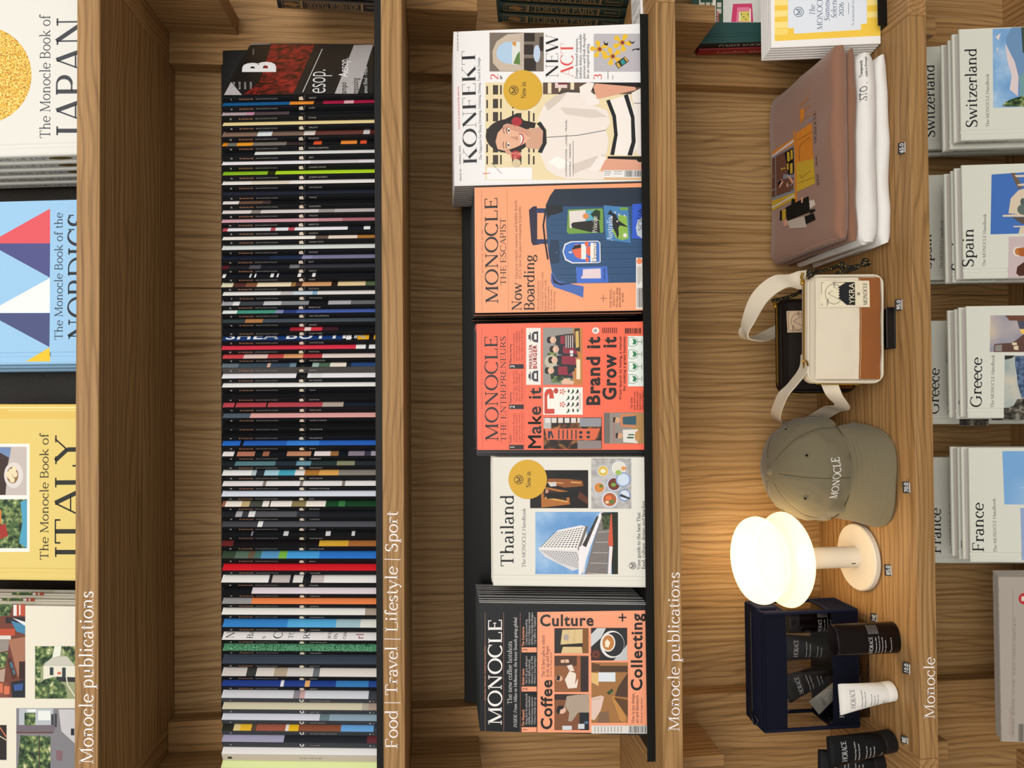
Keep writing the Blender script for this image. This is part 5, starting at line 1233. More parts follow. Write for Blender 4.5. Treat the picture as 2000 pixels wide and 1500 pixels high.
# print on the white fold
ws = bpy.data.objects['folded_t_shirt.001']
from mathutils.bvhtree import BVHTree
ws_me = ws.children[0].data
wbv = BVHTree.FromPolygons([v.co for v in ws_me.vertices], [list(q.vertices) for q in ws_me.polygons])
def on_fold(u, v, layer):
    hit = wbv.ray_cast(Vector((u, -.1, v)), Vector((0, 1, 0)))[0]
    return (u, (hit.y if hit else 0)-.0014, v)
mb = MB(); p = Pr(mb, ws.matrix_basis, None, 0, view=(1400, 80, 5), rough=.8, warp=on_fold)
p.text('ISTO .', 1458, 590, 408, 52, '2c2c32', font='n', bold=-.012); p.text('Transparently', 1425, 345, 180, 19, '2c2c32', font='n', bold=.01); p.text('made in Portugal', 1462, 352, 152, 19, '2c2c32', font='n', bold=.01)
mb.build('printed_words', ws)
# tram print lies on the top shirt: frame with x to the right, "up" into the shelf
Lt = Matrix(((1, 0, 0, 0), (0, 0, 1, 0), (0, -1, 0, .0272), (0, 0, 0, 1)))
mb = MB(); p = Pr(mb, top.matrix_basis, Lt, 0, view=(1400, 80, 5), rough=.85, spec=.1)
top_me = top.children[0].data
from mathutils.bvhtree import BVHTree
bv = BVHTree.FromPolygons([v.co for v in top_me.vertices], [list(q.vertices) for q in top_me.polygons])
def drape(u, v, layer):
    hit = bv.ray_cast(Vector((u, v, .2)), Vector((0, 0, -1)))[0]
    z = hit.z if hit else .026
    return (u, -(z-.0272)-.0004-layer*1.5e-5, v)
p.warp = drape
def sub(pts, n=6):
    o = []
    for a, b in zip(pts, pts[1:]+pts[:1]):
        o += [(a[0]+(b[0]-a[0])*k/n, a[1]+(b[1]-a[1])*k/n) for k in range(n)]
    return o
def cell(pts, c, up=1):
    """quad laid on the cloth as small pieces"""
    n = 8; a, b, e, d = [(max(x, 540-.012*(y-1085)), y) for x, y in pts]
    for i in range(n):
        for j in range(n):
            q = []
            for s_, t_ in ((i, j), (i+1, j), (i+1, j+1), (i, j+1)):
                s, t = s_/n, t_/n
                q.append(tuple((1-s)*(1-t)*a[k]+s*(1-t)*b[k]+s*t*e[k]+(1-s)*t*d[k] for k in (0, 1)))
            p.poly(q, c, 0)
    p.layer += up
OR, YE, GR = 'cf812e', 'c3a032', '80858f'
cell([(500, 1085), (750, 945), (765, 1230), (500, 1230)], OR); cell([(500, 1230), (765, 1230), (790, 1530), (500, 1660)], YE)
cell([(515, 1135), (750, 1010), (765, 1200), (515, 1300)], GR); cell([(515, 1300), (765, 1200), (770, 1480), (520, 1560)], GR)
cell([(530, 1150), (745, 1035), (750, 1200), (530, 1300)], '6a4638'); cell([(530, 1300), (750, 1200), (755, 1460), (535, 1530)], '6a4638')
cell([(510, 1120), (748, 962), (748, 985), (512, 1135)], 'c8ccd4'); cell([(525, 1620), (765, 1500), (765, 1515), (527, 1635)], 'c8ccd4'); cell([(570, 1130), (578, 1130), (582, 1540), (574, 1540)], GR)
cell([(775, 900), (925, 795), (955, 1150), (775, 1190)], OR); cell([(775, 1190), (955, 1150), (960, 1390), (790, 1475)], YE); cell([(750, 878), (768, 874), (793, 1590), (772, 1590)], OR)
for pts in ([(818, 1000), (905, 945), (925, 1130), (815, 1165)],): p.line([(818, 1010), (905, 940), (912, 970), (945, 1080), (915, 1270), (830, 1340), (815, 1310), (800, 1060), (818, 1010)], 4, '5a4426')
p.line([(790, 970), (935, 880)], 4, '5a4426'); p.line([(795, 1390), (955, 1330)], 4, '5a4426')
cell([(660, 1095), (745, 1045), (760, 1290), (705, 1320)], '1a1a1a'); cell([(685, 1090), (705, 1080), (715, 1170), (690, 1180)], YE); cell([(718, 1070), (738, 1060), (742, 1150), (722, 1160)], YE); cell([(715, 1200), (740, 1190), (745, 1290), (722, 1300)], YE); cell([(685, 1200), (700, 1190), (705, 1260), (690, 1255)], YE)
cell([(655, 1300), (760, 1310), (760, 1330), (650, 1350)], GR); cell([(690, 1310), (725, 1330), (755, 1370), (745, 1400)], 'cf9a80'); cell([(605, 1370), (640, 1350), (655, 1380), (615, 1440)], 'cf9a80'); cell([(600, 1380), (625, 1355), (640, 1365), (605, 1430)], '15151a'); cell([(685, 1400), (700, 1380), (705, 1425), (690, 1425)], 'cf9a80')
# conductor's chair arm and passenger
p.line([(820, 800), (845, 770), (915, 715)], 4, OR); p.line([(820, 800), (812, 650), (835, 610), (910, 555)], 4, OR); p.line([(858, 660), (845, 620), (910, 495)], 4, OR); p.line([(860, 690), (912, 620)], 4, OR); cell([(820, 670), (858, 660), (855, 740), (822, 800)], OR); cell([(900, 770), (925, 740), (930, 760), (905, 795)], GR)
cell([(740, 1540), (775, 1545), (770, 1600), (735, 1600)], '1c1a16'); cell([(670, 1630), (900, 1515), (910, 1670), (690, 1760)], '1c1a16'); cell([(615, 1655), (640, 1655), (635, 1755), (612, 1750)], '1c1a16'); cell([(635, 1655), (680, 1640), (675, 1740), (640, 1750)], YE); cell([(650, 1750), (690, 1740), (700, 1800), (660, 1812)], 'cf9a80'); cell([(690, 1760), (855, 1710), (880, 1820), (720, 1832)], 'b9aca0'); cell([(860, 1715), (945, 1680), (965, 1745), (870, 1790)], '1c1a16'); cell([(905, 1560), (950, 1550), (965, 1600), (910, 1640)], 'cfc0b0'); cell([(905, 1650), (960, 1640), (962, 1660), (910, 1690)], '1c1a16'); cell([(830, 1535), (850, 1520), (845, 1580), (832, 1580)], 'cf9a80')
p.text('ISTO', 1000, 1410, 1300, 22, '3a2a26', font='n'); p.text('x', 990, 1230, 1110, 20, '4a3830', font='n'); p.text('MONOCLE', 985, 990, 680, 22, '3a2a26', xe=962)
mb.build('tram_print', top)

# ------------------------------------------------------------------ pouches
ecru, ecrud = mat('d6cab4', .9, .1, bump=.5, bscale=1500), mat('c9bda8', .9, .1, bump=.4, bscale=1500)
suede = mat('8a5228', .95, .05, bump=.6, bscale=900, sheen=.4); suede2 = mat('5a3218', .95, .05, bump=.6, bscale=900)
darkp = mat('1b130e', .75, .2, bump=.3, bscale=1200)
brass = mat('b8923c', .3, .5, metal=1)
rope = ramp_mat('black_gold_rope', [(.5, '0c0b0a'), (.6, '14110c'), (.68, 'a88a3c')], nscale=420, detail=1, rough=.6)
black = mat('0d0d0e', .4, .4)
def rr2(w, h, r, n=6):
    o = []
    for cx, cy, a in ((w-r, h-r, 0), (r, h-r, 90), (r, r, 180), (w-r, r, 270)):
        o += [(cx+r*math.cos(R(a+90*k/n)), cy+r*math.sin(R(a+90*k/n))) for k in range(n+1)]
    return o
def pouch(M, W, H, T, m1, m2, label, stripe, tagm, group):
    t = thing('pouch', label, 'pouch', M, group)
    mb = MB(); rings = []
    for k, (y, ins) in enumerate(((0, .010), (-.004, .004), (.0, .0015), (.004, 0), (T-.004, 0), (T, .0015), (T+.003, .006), (T, .012))):
        rings.append([(x, y+(.003*math.sin(x*40)*math.sin(z*45) if k in (0,) else 0), z) for x, z in [(ins+(W-2*ins)*x/W, ins+(H-2*ins)*z/H) for x, z in rr2(W, H, .016)]])
    mb.loft(rings, m1)
    mb.build('body', t, 50)
    # front panel in a gentle pillow
    nx, nz = 22, 16
    def pil(u, v, d):
        fx, fz = u/W, v/H
        e = (max(0, 4*fx*(1-fx))**.45)*(max(0, 4*fz*(1-fz))**.45)
        return (u, -.0042-.0085*e-.0024*noise.noise((u*38, v*38, .3))-d, v)
    def panel(nm, z0, z1, m, d, ins=.0075):
        mb = MB(); vs = [pil(ins+(W-2*ins)*i/nx, z0+(z1-z0)*j/nz, d) for j in range(nz+1) for i in range(nx+1)]
        mb.add(vs, [(j*(nx+1)+i, j*(nx+1)+i+1, (j+1)*(nx+1)+i+1, (j+1)*(nx+1)+i) for j in range(nz) for i in range(nx)], m)
        return mb
    sz = H*stripe
    panel('', .0075, H-.014, m1, 0).build('front_panel', t, 60)
    mb = panel('', .0078, sz, m2, .0006)
    st = mat('d8c8a8' if m1 is ecru else '6a4a30', .8)
    for i in range(46):
        x = .009+(W-.018)*i/46; mb.face([pil(x, sz-.0026, .0010), pil(x+.0024, sz-.0026, .0010), pil(x+.0024, sz-.0019, .0010), pil(x, sz-.0019, .0010)], st)
    mb.build('suede_band', t, 60)
    mb = MB()
    out = rr2(W, H, .016); pp = [(.003+(W-.006)*x/W, -.0038, .003+(H-.006)*z/H) for x, z in out]; pp.append(pp[0])
    mb.tube(pp, .0022, m1, 8); mb.build('piping', t, 60)
    # zip along the head and down the left side
    mb = MB(); zp = [(W-.012-(W-.03)*k/16, T*.5-.006, H+.0008) for k in range(17)]+[(.006, T*.5-.006, H-.006), (-.0006, T*.5-.006, H-.022)]+[(-.0010, T*.5-.006, H-.022-(H-.06)*k/10) for k in range(1, 11)]
    mb.tube(zp, .0016, brass, 6)
    for k in range(0, 60):
        a = k/60; x = W-.012-(W-.03)*a; mb.box(x, x+.0011, T*.5-.0082, T*.5-.0040, H+.0006, H+.0024, brass)
    mb.build('zip', t, 40)
    mb = MB(); mb.tube([(W-.012, T*.35, H+.001), (W-.004, T*.2, H+.006), (W+.004, T*.1, H+.004)], .0024, brass, 8); mb.cbox(W-.016, W-.006, T*.3, T*.6, H+.0005, H+.005, brass, .001)
    mb.build('zip_pull', t, 50)
    # woven label: mountain emblem and words
    def lab(x0, x1, z0, z1):
        mb = MB(); n = 10
        def g(u, v, d=0): return pil(u, v, .0016+d)
        def patch(a, b, c, d, m, dd=0):
            for i in range(n):
                for j in range(n): mb.face([g(a+(b-a)*i/n, c+(d-c)*j/n, dd), g(a+(b-a)*(i+1)/n, c+(d-c)*j/n, dd), g(a+(b-a)*(i+1)/n, c+(d-c)*(j+1)/n, dd), g(a+(b-a)*i/n, c+(d-c)*(j+1)/n, dd)], m)
        w, h = x1-x0, z1-z0; P_ = lambda fx, fz: (x0+w*fx, z0+h*fz); ik = mat('15171a', .7)
        patch(x0, x1, z0, z1, tagm); fa, fb, fc, fd = .08, .94, .30, .965
        def ln(pts, wd=.0006, m=ik, dd=.0004):
            for (a, b), (c, d) in zip(pts, pts[1:]):
                l = math.hypot((c-a)*w, (d-b)*h) or 1; nx_, ny_ = -(d-b)*h/l*wd/2, (c-a)*w/l*wd/2
                A, B = P_(a, b), P_(c, d)
                mb.face([g(A[0]+nx_, A[1]+ny_, dd), g(B[0]+nx_, B[1]+ny_, dd), g(B[0]-nx_, B[1]-ny_, dd), g(A[0]-nx_, A[1]-ny_, dd)], m)
        ln([(fa, fc), (fb, fc), (fb, fd), (fa, fd), (fa, fc)])
        ln([(.5+.40*math.cos(k*.2618)*.95, .72+.165*math.sin(k*.2618)*1.05) for k in range(25)])
        ln([(.28, .60), (.52, .84), (.76, .60)])
        zig = [(fa, .47)]+[(.30+.05*k, .60+(.035 if k % 2 else 0)) for k in range(10)]+[(fb, .47), (fb, fc), (fa, fc)]
        A = [P_(*q) for q in zig]; mb.face([g(a, b, .0005) for a, b in A], ik)
        ln([(.72, .70), (.98, .70)]); ln([(.76, .72), (.94, .72)]); ln([(.04, .86), (.3, .86)]); ln([(.1, .84), (.34, .84)])
        def tx(s, fx0, fx1, fz, cap, m, **k):
            wd, polys = layout(s, **k); a = (fx1-fx0)*w/wd; o = P_(fx0, fz)
            for q in polys: mb.face([g(o[0]+px*a, o[1]+py*cap/700, .0022) for px, py in q], m)
        tx('YKRA', .12, .9, .315, h*.115, tagm, font='n'); tx('x', .44, .56, .20, h*.09, ik, font='n'); tx('MONOCLE', .07, .93, .06, h*.075, ik, seg=6)
        mb.build('woven_label', t)
    return t, lab, pil
Mp = tilt(.0165, 1.146, S4+.0098, 12) @ Matrix.Rotation(R(.8), 4, 'Y')
wp, lab, pil = pouch(Mp, .190, .129, .026, ecru, suede, 'cream canvas pouch with a brown suede band on a black stand', .34, mat('d8cdb2', .8), 'zip pouches')
lab(.131, .177, .027, .109)
# second pouch, dark brown, further back on a block
Md = tilt(.0015, 1.236, S4+.0052, 9)
dp, lab, _ = pouch(Md, .176, .138, .024, darkp, suede2, 'dark brown pouch behind the cream canvas pouch', .30, mat('c4a88a', .8), 'zip pouches')
lab(.112, .152, .056, .126)
# black easel under the cream pouch
es_ = thing('display_stand', 'black display stand holding up the cream pouch', 'display stand', Matrix.Translation((.112, 1.14, S4)))
mb = MB(); mb.cbox(-.036, .034, -.016, .05, 0, .0028, black, .0008, 1); mb.cbox(-.036, .034, -.0165, -.0135, .0028, .017, black, .0008, 1); mb.build('foot', es_)
mb = MB(); mb.cbox(-.03, .03, .042, .045, .0028, .10, black, .0008, 1, T=Matrix.Rotation(-R(12), 4, 'X')); mb.build('back_rest', es_)
# webbing straps
def strap(name, parent, pts, wvec, w, m, n=10, thick=.0022, ridges=5):
    """flat webbing band following pts; wvec = direction of its width at each point"""
    path = spline(pts, n); wv = spline(wvec, n) if isinstance(wvec[0], (tuple, list)) else [Vector(wvec)]*len(path)
    mb = MB(); rings = []
    for i, q in enumerate(path):
        d = (path[min(i+1, len(path)-1)]-path[max(i-1, 0)]).normalized()
        a = (wv[i]-d*wv[i].dot(d)).normalized(); b = d.cross(a); ring = []
        K = ridges*4
        for k in range(K+1): s = -1+2*k/K; ring.append(q+a*s*w/2+b*(thick/2+.0006*math.sin(k*math.pi/2)))
        for k in range(K, -1, -1): s = -1+2*k/K; ring.append(q+a*s*w/2-b*thick/2)
        rings.append(ring)
    mb.loft(rings, m)
    return mb.build(name, parent, 60)
inv = wp.matrix_basis.inverted()
def loc(pts): return [inv @ Vector(q) for q in pts]
# loop standing above the dark pouch, and the run falling to the left in front of it
A = lambda x, y, Y: tuple(at(x, y, Y))
strap('strap', wp, loc([A(1580, 545, 1.19), A(1556, 548, 1.20), A(1520, 552, 1.205), A(1485, 580, 1.21), A(1462, 625, 1.215), A(1454, 652, 1.225), A(1470, 664, 1.25), A(1496, 657, 1.30), A(1535, 640, 1.318)]),
      loc([(inv.inverted() @ Vector((0, 0, 0))+Vector(v)) for v in [(.15, .9, .2)]*9]) if False else [(.35, .2, .9), (.35, .2, .9), (.3, .3, .9), (.6, .55, .6), (.5, .75, .3), (.3, .9, .2), (.2, .5, .85), (.2, .3, .9), (.2, .3, .9)], .033, ecru)
strap('strap', wp, loc([A(1573, 690, 1.185), A(1570, 720, 1.18), A(1550, 748, 1.185), A(1528, 775, 1.20), A(1516, 808, 1.24), A(1521, 822, 1.30), A(1548, 830, 1.352)]), [(.3, .9, .2), (.2, .9, .3), (.1, .9, .3), (.1, .9, .3), (.2, .9, .2), (.2, .9, .2), (.2, .9, .2)], .024, ecrud)
strap('strap', wp, loc([A(1618, 745, 1.175), A(1630, 772, 1.18), A(1645, 794, 1.205), (-.031, 1.274, .782), (-.054, 1.340, .782)]), [(.2, .3, .9), (.2, .3, .9), (.2, .6, .8), (.2, .6, .7), (.2, .6, .7)], .026, ecru)
mb = MB(); mb.tube(loc([A(1566, 708, 1.166), A(1572, 702, 1.162), A(1576, 706, 1.160), A(1578, 714, 1.162)]), .0018, brass, 6); mb.build('buckle', wp, 50)
# cord pullers
mb = MB()
mb.tube(spline(loc([A(1578, 545, 1.16), A(1581, 533, 1.16), A(1600, 530, 1.165), A(1625, 524, 1.17), A(1640, 518, 1.17), A(1660, 522, 1.165), A(1684, 516, 1.16), A(1692, 512, 1.157)])), .0034, rope, 8)
mb.tube(spline(loc([A(1632, 536, 1.165), A(1645, 527, 1.165), A(1640, 518, 1.165), A(1648, 514, 1.165)])), .0034, rope, 8)
mb.tube(spline(loc([A(1632, 536, 1.163), A(1655, 530, 1.163), A(1675, 522, 1.16), A(1688, 514, 1.157)])), .0034, rope, 8)
for q in ((1690, 510), (1694, 514), (1688, 515), (1581, 532), (1584, 536)):
    c = inv @ at(q[0], q[1], 1.158); mb.lathe([(.0001, -.0055), (.0045, -.004), (.006, 0), (.0045, .004), (.0001, .0055)], rope, 10, T=Matrix.Translation(c))
mb.build('cord', wp, 60)
inv = dp.matrix_basis.inverted(); mb = MB()
mb.tube(spline(loc([A(1578, 545, 1.24), A(1570, 560, 1.235), A(1558, 573, 1.232), A(1540, 580, 1.232), A(1525, 584, 1.232), A(1508, 588, 1.234)])), .0034, rope, 8)
mb.build('cord', dp, 60)
print('p4 done')

# ------------------------------------------------------------------ cap
olive, olived = mat('6e6650', .85, .15, bump=.25, bscale=1400, sheen=.2), mat('3a3528', .9)
RX, RY, RH = .0985, .088, .106
def crown(a, t):
    q = max(0, 1-t**2.5)**.5
    if a < 0 and abs(a+math.pi/2) < 1.15: q = q+(1-q)*.12*math.cos((a+math.pi/2)/1.15*math.pi/2)*t*(1-t**6)
    g = 0
    for k in range(6):
        d = abs((a-R(-90+60*k)+math.pi) % (2*math.pi)-math.pi)
        g += .0026*math.exp(-(d/.03)**2)*(1-t*.6)
    n = noise.noise((3*math.cos(a), 3*math.sin(a), t*3.2))*.0045*(1-t)**.5+noise.noise((6*math.cos(a)+4, 6*math.sin(a), t*6))*.002
    return Vector(((RX*q-g+n)*math.cos(a), (RY*q-g+n)*math.sin(a), RH*t))
TILT = 10
tip_y, tip_z = -.173, -.030
Mcap = Matrix.Translation((-.140, 1.270, .8105)) @ Matrix.Rotation(R(-6), 4, 'Z') @ Matrix.Rotation(R(TILT), 4, 'X')
cap = thing('baseball_cap', 'olive green baseball cap with white embroidered lettering, leaning forward on its brim', 'cap', Mcap)
mb = MB(); na, nt = 96, 26
rings = [[crown(-math.pi+2*math.pi*i/na, 1-(1-j/nt)**1.5) for i in range(na)] for j in range(nt)]
mb.loft(rings, olive, cap0=False, cap1=True)
mb.loft([[Vector((v.x*.975, v.y*.975, v.z*.98)) for v in r] for r in rings], olived, cap0=False)
mb.tube([crown(-math.pi+2*math.pi*i/na, 0)*1.002 for i in range(na+1)], .0016, olive, 6)
mb.build('crown', cap, 60)
mb = MB(); ns, nr = 48, 14
def brim(s, r, top=True):
    a = -math.pi/2+R(61)*s; ix, iy = RX*.985*math.cos(a), RY*.985*math.sin(a)
    ph = math.pi/2*s; ox = .089*math.copysign(abs(math.sin(ph))**.72, s); oy = -.036-.118*max(0, math.cos(ph))**.5
    x, y = ix+(ox-ix)*r, iy+(oy-iy)*r
    z = -.012*r-.014*r*r-.012*(x/.089)**2*(.4+.6*r)+.003*(1-r)
    if top and .12 < r < .93: z -= .0005*(math.sin(r*8*math.pi*2) > .72)
    return (x, y, z-(0 if top else .0032))
for tp in (True, False):
    nr_ = 60 if tp else 8
    mb.add([brim(-1+2*i/ns, j/nr_, tp) for j in range(nr_+1) for i in range(ns+1)], [(j*(ns+1)+i, j*(ns+1)+i+1, (j+1)*(ns+1)+i+1, (j+1)*(ns+1)+i) for j in range(nr_) for i in range(ns)], olive)
mb.tube([Vector(brim(-1+2*i/ns, 1))-Vector((0, 0, .0016)) for i in range(ns+1)], .0022, olive, 8)
mb.build('brim', cap, 50)
mb = MB(); dk = mat('48432f', .9)
mb.tube([Vector((RX*1.003*math.cos(R(-90)+R(62)*(-1+2*i/40)), RY*1.006*math.sin(R(-90)+R(62)*(-1+2*i/40)), .0012)) for i in range(41)], .0011, dk, 6)
for a in (-90, -30, 30, 150, 210):
    mb.tube([crown(R(a), t/24*.97)*1.001 for t in range(25)], .0007, dk, 6)
mb.build('seams', cap, 60)
mb = MB(); mb.lathe([(.0001, RH-.003), (.0075, RH-.002), (.0072, RH+.002), (.004, RH+.005), (.0001, RH+.0055)], olive, 18); mb.build('top_button', cap, 60)
for a in (-120, -60, 0, 180):
    c = crown(R(a), .70); nrm = (crown(R(a)+.02, .70)-c).cross(crown(R(a), .73)-c).normalized()
    T = Matrix.Translation(c+nrm*.0006) @ nrm.to_track_quat('Z', 'Y').to_matrix().to_4x4()
    mb = MB(); mb.lathe([(.0042, -.001), (.0042, .0006), (.0036, .0013), (.0024, .0008), (.0022, -.001)], olive, 16, T=T); mb.lathe([(.0001, .0002), (.0022, .0002)], mat('12100c', .9), 12, T=T)
    mb.build('eyelet', cap, 60)
mb = MB()
w, polys = layout('MONOCLE', weight=120, thin=60, seg=8)
for q in polys:
    pts = []
    for px, py in q:
        a = R(-90)+(px/w-.5)*.070/.09; t = .25+py/700*.125; tt = t
        c = crown(a, tt); d = Vector((math.cos(a), math.sin(a), .15)).normalized(); pts.append(c+d*.0022)
    mb.face(pts, mat('d9d4cc', .8))
mb.build('embroidery', cap)
mb = MB(); mb.lathe([(.030, 0), (.030, .004), (.008, .007), (.0075, .083), (.03, .094), (.0001, .096)], mat('20201e', .5), 20)
cs = tag(mb.build('cap_stand', smooth=50, matrix=Matrix.Translation((-.139, 1.275, S4+.0002)) @ Matrix.Scale(.93, 4)), 'small dark stand hidden inside the olive cap', 'stand')

# ------------------------------------------------------------------ table lamp
LM = Matrix.Translation((-.3005, 1.233, S4+.0002))
lamp = thing('table_lamp', 'lit cream table lamp with a double bulbous glass shade and round base', 'lamp', LM)
cream = mat('d6cbb8', .5, .3)
mb = MB(); mb.lathe([(.0001, 0), (.058, 0), (.0605, .0018), (.0605, .0095), (.0585, .0118), (.0001, .0122)], cream, 72); mb.build('base', lamp, 40)
mb = MB(); mb.lathe([(.0192, .0118), (.0192, .1128), (.0001, .1128)], cream, 40)
mb.cbox(-.0016, .0002, -.0200, -.0188, .022, .030, mat('3a3a3c', .4), .0003, 1, T=Matrix.Rotation(R(-22), 4, 'Z')); mb.build('stem', lamp, 40)
gm = bpy.data.materials.new('opal_glass'); gm.use_nodes = True
nt_ = gm.node_tree
for n in list(nt_.nodes):
    if n.type != 'OUTPUT_MATERIAL': nt_.nodes.remove(n)
tr = nt_.nodes.new('ShaderNodeBsdfTranslucent'); tr.inputs[0].default_value = (.97, .93, .82, 1)
di = nt_.nodes.new('ShaderNodeBsdfDiffuse'); di.inputs[0].default_value = (.86, .84, .78, 1)
cl = nt_.nodes.new('ShaderNodeBsdfTransparent'); cl.inputs[0].default_value = (1, .99, .96, 1)
m1 = nt_.nodes.new('ShaderNodeMixShader'); m1.inputs[0].default_value = .3; m2 = nt_.nodes.new('ShaderNodeMixShader'); m2.inputs[0].default_value = .44
nt_.links.new(tr.outputs[0], m1.inputs[1]); nt_.links.new(di.outputs[0], m1.inputs[2]); nt_.links.new(m1.outputs[0], m2.inputs[1]); nt_.links.new(cl.outputs[0], m2.inputs[2]); nt_.links.new(m2.outputs[0], nt_.nodes['Material Output'].inputs[0])
prof = spline([(.020, 0, .1135), (.045, 0, .1165), (.070, 0, .1275), (.0845, 0, .1450), (.0785, 0, .163), (.0610, 0, .1735)], 7)[:-1]+spline([(.0610, 0, .1735), (.0735, 0, .184), (.0775, 0, .199), (.070, 0, .217), (.048, 0, .2300), (.020, 0, .2350), (.0003, 0, .2355)], 7)
mb = MB(); mb.lathe([(v.x, v.z) for v in prof], gm, 72); sh = mb.build('shade', lamp, 80)
bl = bpy.data.lights.new('bulb', 'POINT'); bl.energy = 1.3; bl.color = (1.0, .74, .42); bl.shadow_soft_size = .022
bo = bpy.data.objects.new('bulb', bl); COL.objects.link(bo); bo.parent = lamp; bo.location = (0, 0, .172)

# ------------------------------------------------------------------ cosmetics
navy = mat('101220', .85, .1, bump=.35, bscale=1500); navyl = mat('171a2c', .85, .1, bump=.35, bscale=1500)
mb = MB(); mb.cbox(-.585, -.415, 1.212, 1.300, S4+.0004, S4+.0250, clear_mat(), .001, 1)
tag(mb.build('acrylic_riser'), 'clear acrylic riser under the navy wash bag', 'riser')
def wash_bag(M, label, group):
    W, H, D = .206, .176, .070
    t = thing('wash_bag', label, 'wash bag', M, group)
    b0, b1 = .049, .134        # window between these heights
    def bowed(x0, x1, z0, z1, y, m, mbb, nx=14, nz=4, b=.003):
        f = lambda u, v: (u, y-b*math.sin(math.pi*min(max(u/W, 0), 1))*math.sin(math.pi*v/H)+noise.noise((u*30, v*30, y*9))*.001, v)
        mbb.add([f(x0+(x1-x0)*i/nx, z0+(z1-z0)*j/nz) for j in range(nz+1) for i in range(nx+1)], [(j*(nx+1)+i, j*(nx+1)+i+1, (j+1)*(nx+1)+i+1, (j+1)*(nx+1)+i) for j in range(nz) for i in range(nx)], m)
    for nm, z0, z1 in (('lower_band', 0, b0), ('upper_band', b1, H)):
        mb = MB()
        for y in (0, D): bowed(0, W, z0, z1, y, navy, mb, b=.003 if y == 0 else -.003)
        for x in (0, W): mb.face([(x, 0, z0), (x, D, z0), (x, D, z1), (x, 0, z1)], navyl)
        if z0 == 0:
            mb.face([(0, 0, .0005), (W, 0, .0005), (W, D, .0005), (0, D, .0005)], navy)
            w, polys = layout('HORACE', weight=80, thin=40)
            for q in polys: mb.face([(.018+px*.040/w, -.0042, .030+py*.0085/700) for px, py in q], mat('d8d6d4', .7))
        else:
            n = 8
            mb.loft([[(0+W*k/12, D*j/n, H+.006*math.sin(math.pi*j/n)) for j in range(n+1)] for k in range(13)], navyl, False, False, closed=False)
        mb.build(nm, t, 50)
    mb = MB()
    for x in (0, W):
        for y in (0, D): mb.tube([(x, y, H*k/12) for k in range(13)], .0034, navyl, 8)
    for z in (0, H, b0, b1):
        if z in (0, H):
            for y in (0, D): mb.tube([(W*k/12, y-(.003 if y == 0 else -.003)*math.sin(math.pi*k/12)*math.sin(math.pi*z/H), z) for k in range(13)], .0026, navy, 8)
    for x in (0, W):
        for z in (0, b0, b1, H): mb.tube([(x, D*k/6, z) for k in range(7)], .0030, navyl, 8)
    mb.build('piping', t, 60)
    mb = MB()
    for y in (0, D): bowed(.003, W-.003, b0, b1, y, clear_mat(), mb, 18, 10, .003 if y == 0 else -.003)
    for x in (0, W): mb.face([(x, .002, b0), (x, D-.002, b0), (x, D-.002, b1), (x, .002, b1)], clear_mat())
    mb.build('window', t, 60)
    mb = MB(); mb.tube([(.006+(W-.012)*k/20, D*.5, H+.0068) for k in range(21)], .0022, black, 8); mb.tube(spline([(.022, D*.5, H+.009), (.014, D*.35, H+.012), (.004, D*.3, H+.010), (.012, D*.2, H+.006), (.020, D*.3, H+.009)]), .0018, black, 6)
    mb.build('zip', t, 60)
    mb = MB(); mb.cbox(W-.004, W+.006, D*.25, D*.75, H-.034, H+.004, navyl, .0015, 2); mb.build('side_tab', t, 50)
    return t
Mb = Matrix.Translation((-.5965, 1.208, S4+.0255)) @ Matrix.Rotation(R(.6), 4, 'Z')
bag = wash_bag(Mb, 'navy wash bag with clear windows and small toiletries inside', 'navy wash bags')
def cosmetic(M, H, rc, wc, body, cap_c, ink, label, group, cap_h=.16, text=True, small=4, crimp=.006):
    t = thing('cosmetic_tube', label, 'tube', M, group)
    n = 40; mb = MB()
    mb.lathe([(rc*.93, 0), (rc*1.0, .001), (rc*1.0, H*cap_h-.0008), (rc*.96, H*cap_h)], cap_c, n); mb.build('cap', t, 40)
    mb = MB(); rings = []
    def sect(f):
        e = f**1.35; return rc*.98*(1-f)+wc*f, rc*.98*(1-e)+.0011*e
    z0 = H*cap_h+.0002; z1 = H-crimp
    for k in range(15):
        f = k/14; a, b = sect(f); rings.append([(a*math.cos(2*math.pi*i/n), b*math.sin(2*math.pi*i/n), z0+(z1-z0)*f) for i in range(n)])
    rings += [[(wc*1.0*math.cos(2*math.pi*i/n), .0009*math.sin(2*math.pi*i/n), z1+.0003) for i in range(n)], [(wc*math.cos(2*math.pi*i/n), .0009*math.sin(2*math.pi*i/n), H) for i in range(n)]]
    mb.loft(rings, body)
    def fr(u, v):
        f = min(max((v-z0)/(z1-z0), 0), 1); a, b = sect(f); return (u, -b*math.sqrt(max(0, 1-min(1, (u/a)**2)))-.0003, v)
    def tx(s, x0, x1, z, cp, **k):
        w, polys = layout(s, **k)
        for q in polys: mb.face([fr(x0+(x1-x0)*px/w, z+cp*py/700) for px, py in q], ink)
    if text:
        tx('HORACE', -wc*.62, wc*.62, H*.74, wc*.30, weight=80, thin=36)
        for k, (s, f) in enumerate((('Hydratant Visage Matifiant', .95), ('Mattifying Face Moisturizer', .85), ('Transforme votre peau', .7), ('jour apres jour. Sans', .62), ('parfum ajoute, vegan', .66), ('30 ml 1.0 fl oz', .3))[:small+2]):
            tx(s, -wc*.6, -wc*.6+wc*1.2*f, H*(.62-.052*k-(.05 if k > 1 else 0)-(.06 if k > 4 else 0)), wc*.085, font='n')
    mb.build('body', t, 45)
    return t
whitep, blackp, inkd, inkw = mat('ddd9d2', .4, .4), mat('090a0d', .3, .25), mat('2a2c3c', .6), mat('d4d2d0', .6)
